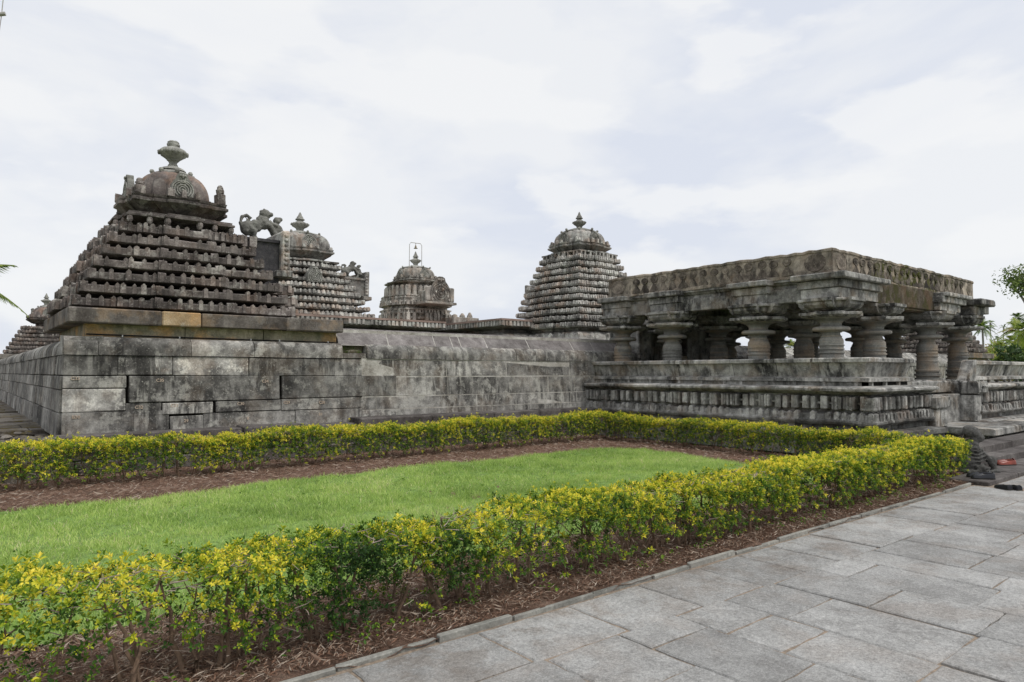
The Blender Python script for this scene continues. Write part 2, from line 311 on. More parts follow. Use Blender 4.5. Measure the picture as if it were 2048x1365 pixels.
# ------------------------------------------------------------------ ground
g = MB(); g.poly([(-900, -600, -.06), (1400, -600, -.06), (1400, 1500, -.06), (-900, 1500, -.06)], [(0, 1, 2, 3)]); tag(g.build('ground', M_GROUND), kind='structure')
def grid(name, x0, x1, y0, y1, st, zf, mat):
    nx = int((x1 - x0) / st) + 1; ny = int((y1 - y0) / st) + 1
    X, Y = np.meshgrid(np.linspace(x0, x1, nx), np.linspace(y0, y1, ny)); Z = zf(X, Y)
    V = np.stack([X.ravel(), Y.ravel(), Z.ravel()], 1); i = (np.arange(ny - 1)[:, None] * nx + np.arange(nx - 1)[None]).ravel()
    F = np.stack([i, i + 1, i + 1 + nx, i + nx], 1); return np_mesh(name, V, F, mat)
rough = lambda X, Y: .012 * np.sin(X * 7.1 + Y * 3) + .01 * np.sin(X * 17 - Y * 13) + .008 * np.sin(X * 31 + Y * 29)
tag(grid('garden_soil', -7, 12.62, 3.5, 12.55, .07, lambda X, Y: .0 + rough(X, Y), M_SOIL), kind='structure')
# lawn outline test
def lawn_in(X, Y):
    wob = .09 * np.sin(X * 2.3) + .05 * np.sin(X * 5.9 + 1) + .03 * np.sin(X * 14 + Y); wob2 = .10 * np.sin(Y * 2.1 + 2) + .05 * np.sin(Y * 6.3)
    far = 9.62 + np.clip(X * .035, 0, .4) + wob; near = 4.86 + wob * .8; right = 10.75 + wob2 - np.clip((Y - 9) * .5, 0, 1) * .4 - np.clip((7.6 - Y) * .22, 0, .6)
    return (Y < far) & (Y > near) & (X < right)
# turf base: cells inside the outline
nx = 300; gx = np.linspace(-7, 11.2, nx); gy = np.linspace(4.2, 10.3, 110); V = []; F = []; X, Y = np.meshgrid(gx, gy)
Z = .028 + .02 * np.sin(X * .9) * np.sin(Y * 1.1) + rough(X, Y) * .4
ins = lawn_in(X[:-1, :-1] + .03, Y[:-1, :-1] + .03); ii = (np.arange(109)[:, None] * nx + np.arange(nx - 1)[None])[ins]
tag(np_mesh('lawn_turf', np.stack([X.ravel(), Y.ravel(), Z.ravel()], 1), np.stack([ii, ii + 1, ii + 1 + nx, ii + nx], 1), M_TURF), kind='structure')
def blades(n, x0, x1, y0, y1, hmin, hmax, wid, near_bias=True):
    X = RNG.uniform(x0, x1, n * 2); Y = RNG.uniform(y0, y1, n * 2)
    k = lawn_in(X + RNG.normal(0, .09, n * 2), Y + RNG.normal(0, .09, n * 2)); X, Y = X[k][:n], Y[k][:n]; m = len(X)
    cl = .5 + .5 * np.sin(X * 3.1 + 2 * np.sin(Y * 2.3)) * np.sin(Y * 3.7 + 2 * np.sin(X * 1.9)); cl2 = .5 + .5 * np.sin(X * 9 + 3 * np.sin(Y * 7)) * np.sin(Y * 11)
    h = RNG.uniform(hmin, hmax, m) * (.45 + .6 * cl + .5 * cl2); a = RNG.uniform(0, 2 * np.pi, m); lean = RNG.uniform(.2, 1.1, m) * h; b = RNG.uniform(0, 2 * np.pi, m)
    w_ = wid * RNG.uniform(.7, 1.3, m); z = .02 + .02 * np.sin(X * .9) * np.sin(Y * 1.1)
    p0 = np.stack([X - np.cos(a) * w_, Y - np.sin(a) * w_, z], 1); p1 = np.stack([X + np.cos(a) * w_, Y + np.sin(a) * w_, z], 1)
    mx_, my_ = X + np.cos(b) * lean * .35, Y + np.sin(b) * lean * .35
    p2 = np.stack([mx_ + np.cos(a) * w_ * .7, my_ + np.sin(a) * w_ * .7, z + h * .62], 1); p3 = np.stack([mx_ - np.cos(a) * w_ * .7, my_ - np.sin(a) * w_ * .7, z + h * .62], 1)
    p4 = np.stack([X + np.cos(b) * lean, Y + np.sin(b) * lean, z + h], 1)
    V = np.stack([p0, p1, p2, p3, p4], 1).reshape(-1, 3); i = np.arange(m)[:, None] * 5
    F = np.concatenate([i + np.array([[0, 1, 2]]), i + np.array([[0, 2, 3]]), i + np.array([[3, 2, 4]])], 1).reshape(-1, 3)
    patch = .5 + .5 * np.sin(X * 1.3 + 2.2 * np.sin(Y * .9)) * np.sin(Y * 1.7 + 1.5 * np.sin(X * .8))
    t = np.clip(RNG.normal(.45, .19, m) + .42 * (patch - .5) + .28 * (cl2 - .5), 0, .93); t[RNG.random(m) < .03 + .05 * (patch > .85)] = 1
    return V, F, np.repeat(t, 3)
V1, F1, t1 = blades(100000, -2.5, 11.2, 4.2, 7.2, .03, .062, .0022)
V2, F2, t2 = blades(100000, -1.5, 11.2, 7.0, 10.4, .03, .062, .0032)
tag(np_mesh('lawn_grass', np.concatenate([V1, V2]), np.concatenate([F1, F2 + len(V1)]), M_GRASS, np.concatenate([t1, t2])), 'short bright green lawn grass between the three hedges', 'grass', kind='stuff')

# litter: curled dry leaves and twigs on the beds
def litter(n, x0, x1, y0, y1, smin, smax, test=None):
    X = RNG.uniform(x0, x1, n); Y = RNG.uniform(y0, y1, n)
    if test is not None: k = test(X, Y); X, Y = X[k], Y[k]
    m = len(X); a = RNG.uniform(0, np.pi, m); l = RNG.uniform(smin, smax, m); tw = RNG.random(m) < .55
    wd = np.where(tw, .0025, l * .28); l = np.where(tw, l * 2.2, l); dz = RNG.normal(0, .25, m) * l; z = RNG.uniform(.008, .035, m)
    dx, dy = np.cos(a) * l, np.sin(a) * l; px, py = -np.sin(a) * wd, np.cos(a) * wd
    p = np.stack([np.stack([X - dx, Y - dy, z], 1), np.stack([X + px, Y + py, z + .006 + dz * .3], 1), np.stack([X + dx, Y + dy, z + np.abs(dz)], 1), np.stack([X - px, Y - py, z + .004], 1)], 1).reshape(-1, 3)
    i = np.arange(m)[:, None] * 4; F = np.concatenate([i + np.array([[0, 1, 2]]), i + np.array([[0, 2, 3]])], 1).reshape(-1, 3)
    return p, F, np.repeat(np.where(tw, RNG.uniform(.35, .92, m), RNG.uniform(0, .6, m)), 2)
def cat(parts):
    Vs, Fs, Ts = [], [], []; o = 0
    for v, f, t in parts: Vs.append(v); Fs.append(f + o); Ts.append(t); o += len(v)
    return np.concatenate(Vs), np.concatenate(Fs), np.concatenate(Ts)
bed = lambda X, Y: ~lawn_in(X, Y)
V, F, T = cat([litter(60000, -1.2, 12.2, 3.56, 4.9, .007, .022, bed), litter(26000, -1.5, 12.6, 9.2, 12.4, .012, .030, bed), litter(9000, 9.6, 12.5, 4.3, 9.8, .012, .03, bed)])
tag(np_mesh('bed_mulch', V, F, M_MULCH, T), 'brown mulch of dry leaves and twigs covering the hedge beds', 'mulch', kind='stuff')

# ------------------------------------------------------------------ paving
pv = MB(); GAPW = .011
def pslab(x0, x1, y0, y1):
    if x1 - x0 < .05 or y1 - y0 < .05: return
    h = U(-.006, .006); b = len(pv.v); c = .010; q = GAPW
    # irregular outline with a worn edge
    def edge(ax, ay, bx, by):
        L_ = math.hypot(bx - ax, by - ay); k = max(2, int(L_ / .09)); return [(ax + (bx - ax) * i / k, ay + (by - ay) * i / k) for i in range(k)]
    x0 += q * U(.3, 1); x1 -= q * U(.3, 1); y0 += q * U(.3, 1); y1 -= q * U(.3, 1)
    P = edge(x0, y0, x1, y0) + edge(x1, y0, x1, y1) + edge(x1, y1, x0, y1) + edge(x0, y1, x0, y0); cx, cy = (x0 + x1) / 2, (y0 + y1) / 2
    P = [(x + U(-.006, .006), y + U(-.006, .006)) for x, y in P]; n = len(P); tx, ty = U(-.004, .004), U(-.004, .004)
    zf = lambda x, y: h + tx * (x - cx) + ty * (y - cy)
    V = [(x, y, -.05) for x, y in P] + [(x, y, zf(x, y) - .008) for x, y in P]
    V += [(x + c * (1 if cx > x else -1) * (abs(x - cx) > .02), y + c * (1 if cy > y else -1) * (abs(y - cy) > .02), zf(x, y)) for x, y in P]
    F = [(i, (i + 1) % n, n + (i + 1) % n, n + i) for i in range(n)] + [(n + i, n + (i + 1) % n, 2 * n + (i + 1) % n, 2 * n + i) for i in range(n)] + [tuple(range(2 * n, 3 * n))]
    pv.poly(V, F, U(.1, .95))
sA = [-1.5, -.7, .2, .95, 1.68, 2.53, 3.30, 4.02, 4.75, 5.35, 5.88, 6.6, 7.35, 8.1, 8.9, 9.6, 10.3, 11.2]
for a, b in zip(sA, sA[1:]):
    y = 3.0 - .03 * (a + b) / 2 + .0; pslab(a, b, max(2.68, y), 3.47)
cols = [-1.2, -.6, .0, .45, .95, 1.5, 2.05, 2.6, 3.18, 3.72, 4.25, 4.87, 5.45, 6.01, 6.44, 7.07, 7.72, 8.3, 8.95, 9.5, 10.2, 10.8, 11.5, 12.1, 12.8, 13.5, 14.2, 15, 15.8, 16.6, 17.4, 18.3, 19.2, 20.2]
known = {8: [2.63, 1.93], 9: [2.5, 2.13, 1.49], 10: [2.4, 1.5], 11: [2.16, 1.52], 12: [2.57, 1.70], 13: [1.76], 14: [2.05, 1.4], 15: [2.02]}
for i in range(len(cols) - 1):
    a, b = cols[i], cols[i + 1]; top = max(2.68, 3.0 - .03 * (a + b) / 2) if b <= 11.6 else 3.30
    ys = [top] + known.get(i, [])
    while ys[-1] > -.6: ys.append(ys[-1] - U(.45, 1.0))
    for p, q in zip(ys, ys[1:]): pslab(a, b, q, p)
tag(pv.build('path', M_PATH), kind='structure')
jb = MB(); jb.poly([(-3, -1.5, -.013), (21, -1.5, -.013), (21, 3.8, -.013), (11, 3.52, -.013), (-3, 3.52, -.013)], [(0, 1, 2, 3, 4)]); tag(jb.build('path_joint_soil', M_JOINT), kind='structure')
kb = MB(); x = -1.5
while x < 11.15:
    l = U(.45, .75); zt = U(.012, .032); yy = 3.50 + U(-.012, .012)
    kb.box(x, min(x + l - .012, 11.25), yy, yy + U(.03, .042), -.05, zt, U(.3, .8), .006, .004); x += l
tag(kb.build('kerb', M_KERB), kind='structure')
# raised strip and steps at the entrance
def slabrow(mb, x0, x1, y0, y1, z0, z1, lmin, lmax, ch=.012, jit=.005, axis='x', tone=(.2, .8)):
    a, e = (x0, x1) if axis == 'x' else (y0, y1); p = a
    while p < e - .01:
        q = min(e, p + U(lmin, lmax))
        if e - q < lmin * .4: q = e
        if axis == 'x': mb.box(p + .004, q - .004, y0, y1 + U(-.01, .01), z0, z1 + U(-.006, .006), U(*tone), ch, jit)
        else: mb.box(x0 + U(-.01, .01), x1, p + .004, q - .004, z0, z1 + U(-.006, .006), U(*tone), ch, jit)
        p = q
fs = MB(); slabrow(fs, 11.35, 20, 3.32, 3.84, -.05, .055, .9, 1.6)
slabrow(fs, 12.6, 24, 3.86, 4.2, -.05, .17, 1.2, 2.2); slabrow(fs, 12.65, 24, 4.21, 4.62, -.05, .29, 1.2, 2.4)
tag(fs.build('entrance_steps', M_SLAB), 'low wide dark stone steps leading up to the pavilion entrance', 'steps')
ld = MB()
slabrow(ld, 16.35, 24, 4.64, 6.3, .30, .45, 1.3, 2.3, .02, .008); ld.box(16.6, 24, 4.85, 6.4, 0, .31, .1)
tag(ld.build('entrance_landing', M_PAV), 'raised grey slab landing before the pavilion entrance, above the steps', 'landing')

# ------------------------------------------------------------------ temple platform and wall
pf = MB()
pf.box(1.25, 13.4, 12.92, 13.3, -.05, .50, .3)
tag(pf.build('platform_base', M_SLAB), kind='structure')
# passage on the left of the wall
ps = MB(); y = 12.2
while y < 52:
    dy = U(.5, .9); x = -5.5
    while x < 1.3:
        dx = U(.6, 1.4)
        if not (y < 14.6 and x > -.2): ps.box(x, min(x + dx - .015, 1.32), y, y + dy - .015, .2, .58 + U(-.015, .015), U(.1, .9), .012, .006)
        x += dx
    y += dy
ps.box(-6, 1.3, 12.15, 52, 0, .5, .3)
tag(ps.build('passage_paving', M_PASS), kind='structure')
rb = MB()
for k in range(150):
    x, y, s_ = U(-.7, 1.05), U(12.25, 14.6), U(.03, .12); rb.blob((x, y, .5 + s_ * .3 + U(0, .04)), (s_, s_ * U(.6, 1), s_ * .4), (U(-.3, .3), U(-.3, .3), U(0, 3)), 7, 4, U(.1, 1))
tag(rb.build('stone_rubble', M_PASS), 'loose mossy rubble and broken stone chips in the passage left of the wall corner', 'rubble', kind='stuff')

wall = empty('compound_wall', (1.3, 13, .55), 'long weathered grey block wall with rounded coping behind the far hedge', 'wall')
wb = MB()
def batter(z): return -(1.9 - z) * .06
def wblock(x0, x1, z0, z1, tone=None, g=.004, dep=.25, fj=.012, ch=.010):
    b = len(wb.v); f = U(-fj, fj); t = U(.12, .88) if tone is None else tone
    wb.box(x0 + g, x1 - g, 13.0, 13.0 + dep, z0 + g, z1 - g, t, ch, .004 if ch > .008 else .0015)
    for i in range(b, len(wb.v)):
        x, y, z = wb.v[i]; wb.v[i] = (x, y + f + batter(z), z)
known_blocks = [(1.29, 2.06, 1.55, 1.89, .1), (2.06, 2.61, 1.55, 1.89, .4), (2.61, 2.90, 1.55, 1.88, 1.25), (2.90, 4.20, 1.54, 1.88, 1.45), (4.20, 5.9, 1.53, 1.87, .25), (5.9, 7.24, 1.53, 1.87, .5),
    (1.29, 2.19, 1.34, 1.54, .45), (2.23, 4.78, 1.09, 1.54, .42), (4.82, 7.31, 1.10, 1.53, .2),
    (1.29, 2.18, .96, 1.33, 1.05), (2.18, 2.73, .90, 1.08, .15), (2.74, 3.57, .87, 1.07, 1.2), (3.62, 4.8, .88, 1.08, .35), (4.81, 6.45, .87, 1.09, .5),
    (1.29, 2.85, .55, .95, .35), (2.86, 3.41, .55, .84, .6), (3.41, 5.08, .55, .87, .55), (5.08, 6.5, .55, .86, .5)]
for x0, x1, z0, z1, t in known_blocks: wblock(x0, x1, z0, z1, t, .003)
wblock(2.19, 2.85, .86, .895, .5)
for zs, sp in ((((1.87, 1.51)), [7.24, 8.6, 10.34, 12.46, 13.4]), ((1.50, 1.09), [7.31, 8.63, 9.32, 10.42, 11.7, 12.61, 13.4]),
               ((1.085, .82), [6.45, 6.82, 7.56, 8.79, 9.44, 10.42, 11.33, 12.45, 13.4]), ((.815, .55), [6.5, 7.3, 9.2, 10.6, 12.1, 13.4])):
    for a, b in zip(sp, sp[1:]): wblock(a, b, zs[1], zs[0], U(.2, .85), .0055, .25, .003, .004)
wb.build('wall_blocks', M_WALL, wall)
# left face (runs away from the viewer)
lb = MB()
for z0, z1 in ((1.55, 1.89), (1.32, 1.545), (.95, 1.315), (.55, .945)):
    y = 13.02
    while y < 50:
        dy = U(.6, 1.3); b = len(lb.v); f = U(-.012, .012)
        lb.box(1.29, 1.55, y + .006, y + dy - .006, z0 + .003, z1 - .003, U(.15, .85), .012, .004)
        for i in range(b, len(lb.v)):
            x, yy, z = lb.v[i]; lb.v[i] = (x + f - (1.9 - z) * .05, yy, z)
        y += dy
lb.build('side_wall_blocks', M_WALL, wall)
M_PAINT = simple('faded_cream_paint', (.44, .355, .28), .9, 0, 60, .5)
for tx_, x_, z_ in (('C33', 1.46, 1.5), ('C35', 2.7, 1.46), ('C32', 2.38, 1.01), ('C31', 2.93, 1.02), ('29', 3.12, .75), ('C34', 4.5, 1.43), ('C30', 4.05, 1.02), ('B', 4.18, .75), ('C29', 4.91, 1.02), ('C28', 5.62, 1.0), ('B1', 5.59, .77), ('B30', 1.48, .88)):
    cu = bpy.data.curves.new('painted_number', 'FONT'); cu.body = tx_; cu.size = .075; cu.extrude = .006; cu.offset = .0012; cu.align_x = 'CENTER'; cu.align_y = 'CENTER'; cu.resolution_u = 2
    to = bpy.data.objects.new('tmp', cu); me = bpy.data.meshes.new_from_object(to); bpy.data.objects.remove(to); me.materials.clear(); me.materials.append(M_PAINT); me.name = 'painted_number'
    for v_ in me.vertices: v_.co = Vector((v_.co.x + x_, 13.0 + batter(z_) - .009 - v_.co.z, v_.co.y + z_))
    po = bpy.data.objects.new('painted_number', me); COL.objects.link(po); po.parent = wall; po.matrix_parent_inverse = wall.matrix_world.inverted()
cb = MB(); cb.box(1.5, 6.5, 13.085, 13.3, .5, 1.9, .2); cb.box(1.35, 1.6, 13.3, 50, .5, 1.9, .5); cb.build('joint_core', M_GAP, wall)
mo = MB(); mo.poly([(6.5, 12.919, .5), (13.4, 12.919, .5), (13.4, 13.003, 1.9), (6.5, 13.003, 1.9)], [(0, 1, 2, 3)]); mo.box(6.5, 13.4, 13.1, 13.6, .5, 1.9); mo.build('mortar', M_CORE, wall)
# rounded coping
def coping(mb, x0, x1, top=2.19, y0=13.0, tone=None):
    t = U(.2, .85) if tone is None else tone; pr = [(0, 1.885)]; pr += [(.0 + .16 * (1 - math.cos(a)), 1.98 + .21 * math.sin(a)) for a in [math.pi / 2 * k / 6 for k in range(7)]]; pr += [(.55, top + .02), (.55, 1.885)]
    n = max(1, int((x1 - x0) / .25)); f = U(-.015, .01); V = []
    for i in range(n + 1):
        x = x0 + .004 + (x1 - x0 - .008) * i / n; V += [(x, y0 - .02 + f + d + U(-.004, .004), z + U(-.004, .004)) for d, z in pr]
    m = len(pr); F = [(i * m + k, (i + 1) * m + k, (i + 1) * m + k + 1, i * m + k + 1) for i in range(n) for k in range(m - 1)] + [tuple(range(m)), tuple(n * m + k for k in range(m))[::-1]]
    mb.poly(V, F, t)
cp = MB()
for a, b in zip([1.29, 1.77, 3.2, 4.3, 6.08], [1.77, 3.2, 4.3, 6.08, 6.1]):
    if b - a > .1: coping(cp, a, b)
for a, b in zip([6.62, 7.6, 9.59, 10.66, 11.3, 12.55, 13.4, 14.6], [7.6, 9.59, 10.66, 11.3, 12.55, 13.4, 14.6, 15.7]): coping(cp, a, b, tone=U(.35, .7))
cp.box(6.09, 6.61, 13.0, 13.3, 1.885, 1.99, .3, .01, .004)
cp.build('coping', M_WALL, wall, 40)
ms = MB(); ms.box(6.1, 6.6, 13.16, 13.3, 1.97, 2.2, .5); ms.blob((6.35, 13.08, 2.02), (.2, .06, .05), n=8, m=5)
ms.build('mossy_recess', stone('mossy_recess_stone', (.03, .03, .02), (.06, .055, .03), (.12, .1, .07), moss=.9, seed=22, mosscol=(.05, .08, .01)), wall)
# side coping along the left face
cs = MB(); y = 13.0
pr = [(0, 1.885)] + [(.22 * (1 - math.cos(a)), 1.94 + .24 * math.sin(a)) for a in [math.pi / 2 * k / 6 for k in range(7)]] + [(.55, 2.2), (.55, 1.885)]
while y < 50:
    dy = U(.5, 1.1); t = U(.2, .9); f = U(-.012, .012); V = []
    for yy in (y + .012, y + dy - .012): V += [(1.27 + f + d, yy, z) for d, z in pr]
    m = len(pr); cs.poly(V, [(k, k + 1, m + k + 1, m + k) for k in range(m - 1)] + [tuple(range(m))[::-1], tuple(range(m, 2 * m))], t); y += dy
cs.build('side_coping', M_WALL, wall, 40)
# sloping upper slabs
us = MB(); ss = [6.08, 7.25, 8.45, 8.92, 9.16, 9.92, 11.26, 12.8, 13.6, 14.7, 15.7]
for a, b in zip(ss, ss[1:]):
    t = U(.2, .85); d = .06
    us.poly([(a + .012 - d, 13.10, 2.165), (b - .012 - d, 13.10, 2.165), (b - .012 + d, 13.5, 2.53), (a + .012 + d, 13.5, 2.53), (b + d, 14.0, 2.56), (a + d, 14.0, 2.56), (b, 14.5, 2.1), (a, 14.5, 2.1)],
            [(0, 1, 2, 3), (3, 2, 4, 5), (5, 4, 6, 7)], t)
us.build('upper_slope_slabs', stone('slope_slab_stone', (.105, .093, .09), (.185, .168, .162), (.27, .25, .242), streak=.2, patch=.3, tonestr=.25, seed=24, lich=(.3, .285, .27)), wall)
um = MB(); um.poly([(6.08, 13.09, 2.155), (15.7, 13.09, 2.155), (15.7, 13.5, 2.518), (6.08, 13.5, 2.518)], [(0, 1, 2, 3)]); um.box(6.2, 15.7, 13.4, 14.2, 1.9, 2.5)
um.build('slope_mortar', M_CORE, wall)
# foot slabs
ft = MB(); x = 1.2
for a, b, zt, yf in ((1.2, 3.95, .62, 12.48), (3.97, 5.1, .63, 12.46), (5.1, 6.15, .60, 12.5), (6.2, 7.9, .695, 12.44), (7.9, 9.6, .69, 12.47), (9.6, 11.0, .685, 12.47), (11.0, 12.9, .68, 12.5)):
    if b < 6.2: ft.box(a, b - .01, yf, 13.0, .40, zt, U(.2, .6), .025, .012)
    else: ft.box(a, b - .01, yf, 13.0, .47, zt, U(.3, .7), .025, .012)
for z0, z1, yf in ((.22, .41, 12.56), (.0, .215, 12.44)): slabrow(ft, .2, 12.9, yf, 13, z0, z1, .7, 1.7, .015, .008)
ft.blob((1.1, 12.55, .5), (.16, .14, .13), n=10, m=6, tone=.9)
ft.build('foot_slab', M_SLAB, wall)
# wall beyond the gateway, seen between the pillars
rw = empty('compound_wall', (19.9, 13, .55), 'further stretch of compound wall seen between the pavilion pillars', 'wall'); q = MB()
x = 19.8
while x < 45.8:
    dx = U(1, 2); coping(q, x, min(45.8, x + dx), y0=13.0)
    t = U(.3, .9); q.poly([(x + .01, 13.10, 2.165), (x + dx - .01, 13.10, 2.165), (x + dx + .05, 13.5, 2.53), (x + .07, 13.5, 2.53), (x + dx, 14, 2.56), (x, 14, 2.56)], [(0, 1, 2, 3), (3, 2, 4, 5)], t); x += dx
q.build('coping', M_WALL, rw)
q = MB(); slabrow(q, 19.8, 45.9, 13.0, 13.5, .5, 1.2, .8, 1.6, .012, .004); slabrow(q, 19.8, 45.9, 13.0, 13.5, 1.2, 1.88, .8, 1.6, .012, .004); q.build('wall_blocks', M_WALL, rw)

# ------------------------------------------------------------------ towers
def plan(cx, cy, a, jogs):
    """stepped square: jogs = [(halfwidth fraction, projection)] from the corner to the middle"""
    q = [(a, a)]; cur = a; Q = []
    # quadrant outline from +x side middle to +y side middle
    pts = []
    outs = a
    steps = []
    p = 0
    for fr, pr in jogs: steps.append((fr * a, p + pr)); p += pr
    # +x side going up: start at the projecting middle
    side = []
    for hw, pr in reversed(steps): side.append((a + pr, hw, 1, 1))
    side2 = []
    prev = None
    out_ = []
    for i, (hw, pr) in enumerate(reversed(steps)):
        out_.append((a + pr, hw)); nxt = list(reversed(steps))[i + 1][1] if i + 1 < len(steps) else 0
        out_.append((a + nxt, hw))
    out_.append((a, a))
    mir = [(y, x) for x, y in reversed(out_[:-1])]
    quad = out_ + mir
    full = []
    for sx, sy, rev in ((1, 1, 0), (-1, 1, 1), (-1, -1, 0), (1, -1, 1)):
        seq = quad if not rev else quad[::-1]
        full += [(cx + sx * x, cy + sy * y, sx, sy) for x, y in seq]
    return full
def teeth(mb, pl, z0, z1, sp, wd, proj, miss=.05, tone=(.5, 1.0), skip=None, peak=.035, deep=.12):
    n = len(pl)
    for i in range(n):
        a, b = pl[i], pl[(i + 1) % n]; L_ = math.hypot(b[0] - a[0], b[1] - a[1])
        if L_ < wd * .9: continue
        ux, uy = (b[0] - a[0]) / L_, (b[1] - a[1]) / L_
        if abs(ux) > .5: nx_, ny_ = 0, a[3]
        else: nx_, ny_ = a[2], 0
        k = max(1, int(round(L_ / sp))); ks = [(j + .5) / k * L_ for j in range(k)]
        if L_ > sp * 1.6: ks = [wd / 2 + (L_ - wd) * j / k for j in range(k + 1)]
        for s_ in ks:
            if random.random() < miss: continue
            if skip and skip(a[0] + ux * s_, a[1] + uy * s_): continue
            s_ += U(-.012, .012); w2 = wd * U(.40, .56); h = z1 + U(-.014, .016); cx, cy = a[0] + ux * s_, a[1] + uy * s_; pj = proj * U(.7, 1.3); pk = peak * U(.5, 1.4)
            def P(u, o, z): return (cx + ux * u + nx_ * o, cy + uy * u + ny_ * o, z)
            V = [P(-w2, -deep, z0), P(w2, -deep, z0), P(w2, pj, z0), P(-w2, pj, z0), P(-w2 * .8, -deep, h - pk), P(w2 * .8, -deep, h - pk), P(w2 * .85, pj * .8, h - pk * .7), P(-w2 * .85, pj * .8, h - pk * .7), P(0, pj * .6, h + pk * .3), P(0, -deep, h)]
            mb.poly(V, [(0, 1, 2, 3), (0, 1, 5, 9, 4), (2, 3, 7, 8, 6), (1, 2, 6, 5), (3, 0, 4, 7), (4, 9, 8, 7), (9, 5, 6, 8)], U(*tone))
JOG = [(.62, .05), (.34, .09)]
def finial(parent, cx, cy, z0, H, rmax, mat=None, broken=False):
    f = MB()
    if broken: pr = [(.95, 0), (.8, .07), (.52, .12), (.34, .17), (.36, .2), (.28, .22), (.28, .27), (.36, .32), (.44, .34), (.44, .36), (.62, .42), (.86, .49), (1, .56), (1.0, .6), (.98, .64), (.86, .69), (.7, .73), (.42, .75), (.4, .79), (.46, .83), (.46, .88), (.4, .9), (.42, .94), (.3, .98), (.1, 1)]
    else: pr = [(.9, 0), (.6, .04), (.45, .07), (.42, .12), (.5, .2), (.62, .24), (.9, .30), (1, .36), (1.0, .42), (.85, .46), (.6, .48), (.55, .52), (.35, .56), (.35, .60), (.55, .62), (.55, .66), (.4, .70), (.38, .76), (.25, .82), (.17, .9), (.05, 1)]
    f.lathe(cx, cy, [(r * rmax, z0 + h * H) for r, h in pr], 20, .55, jit=.004)
    for k in range(14):
        t = 2 * math.pi * k / 14; zz = z0 + (.58 if broken else .40) * H; f.blob((cx + rmax * 1.0 * math.cos(t), cy + rmax * 1.0 * math.sin(t), zz), (rmax * .13, rmax * .13, rmax * .14), n=6, m=4, tone=U(.4, .9))
    return f.build('finial', mat or M_FIN, parent, 35)
def dome(parent, cx, cy, z0, z1, r, mat, sq=.0, ribs=16, n=64, topr=.42, name='dome'):
    d = MB(); pr = []; K = 12
    for i in range(K + 1):
        u = i / K; z = z0 + (z1 - z0) * u; rr = topr * r + (1 - topr) * r * math.sqrt(max(0, 1 - (u * .96) ** 2.2)); rr *= 1 + .03 * math.sin(u * math.pi); pr.append((rr, z))
    def rf(t, z):
        c = abs(math.cos(t)); s_ = abs(math.sin(t)); q_ = 1 / max(c, s_); base = 1 + sq * (min(q_, 1.30) - 1)
        rib = abs(math.sin(t * ribs / 2)); return base * (1 + .085 * (rib ** .5 - .5))
    d.lathe(cx, cy, pr, n, .5, rf, .003); return d.build(name, mat, parent, 30)
def medallion(mb, origin, ux, nrm, w_, h_, z0, dep=.06):
    """carved arched plaque with rings and scrolls; ux along the face, nrm outward (2-D)"""
    ox, oy = origin
    def P(u, o, z): return (ox + ux[0] * u + nrm[0] * o, oy + ux[1] * u + nrm[1] * o, z0 + z)
    # arched back slab
    out_ = [(-.5, 0), (.5, 0), (.52, .35), (.46, .55), (.34, .72), (.24, .82), (.2, .95), (.08, 1), (-.08, 1), (-.2, .95), (-.24, .82), (-.34, .72), (-.46, .55), (-.52, .35)]
    n = len(out_); V = [P(u * w_, 0, z * h_) for u, z in out_] + [P(u * w_, -dep, z * h_) for u, z in out_]
    mb.poly(V, [tuple(range(n)), tuple(range(n, 2 * n))[::-1]] + [(i, n + i, n + (i + 1) % n, (i + 1) % n) for i in range(n)], .15)
    def ring(cu, cz, r, th, nn=16, a0=0, a1=2 * math.pi, t=.8):
        pts = [P(cu * w_ + r * w_ * math.cos(a0 + (a1 - a0) * k / nn), .012, cz * h_ + r * w_ * math.sin(a0 + (a1 - a0) * k / nn)) for k in range(nn + 1)]
        mb.tube(pts, th, 5, t)
    ring(0, .34, .14, .012); ring(0, .34, .24, .014); ring(0, .34, .36, .014, 20, R(-50), R(230)); ring(0, .32, .46, .013, 20, R(-30), R(210))
    mb.blob(P(0, .01, .34 * h_), (.05 * w_, .05 * w_, .05 * w_), n=7, m=5, tone=.9)
    for s_ in (-1, 1):
        mb.tube([P(s_ * .2 * w_, .012, .56 * h_), P(s_ * .08 * w_, .015, .66 * h_), P(s_ * .1 * w_, .012, .8 * h_)], .012, 5, .8)
        for k in range(5):
            a = R(20 + 30 * k); mb.blob(P(s_ * (.43) * w_ * math.cos(a * .7), .01, (.1 + .14 * k) * h_), (.045 * w_, .045 * w_, .06 * h_), n=6, m=4, tone=U(.6, 1))
        mb.blob(P(s_ * .1 * w_, .015, .88 * h_), (.06 * w_, .06 * w_, .05 * h_), n=6, m=4, tone=.9)
    mb.blob(P(0, .02, .86 * h_), (.06 * w_, .06 * w_, .08 * h_), n=6, m=4, tone=.9)
def tier_mesh(parent, cx, cy, a, zb, zt, mat, sp, wd, jog, under=None, neck=None, tone=.45, teeth_on=True, up=.035, tproj=.03, skip=None, step=.22, ttone=(.5, 1.0), miss=.05, tz=.38):
    m_ = MB(); pl = plan(cx, cy, a, jog); h = zt - zb; und = under if under else .2; nk = neck if neck else .09
    m_.sweep(pl, [(-und - .03, zb - nk), (-und, zb - .03), (-und * .5, zb - .018), (-.012, zb), (0, zb + .012), (0, zt - .03), (-.02, zt - .012), (-.30, zt + .015)], tone, step, .007, tonejit=.3)
    if teeth_on: teeth(m_, plan(cx, cy, a, jog), zb + h * tz, zt + up, sp, wd, tproj, skip=skip, tone=ttone, miss=miss)
    return m_.build('tier', mat, parent)
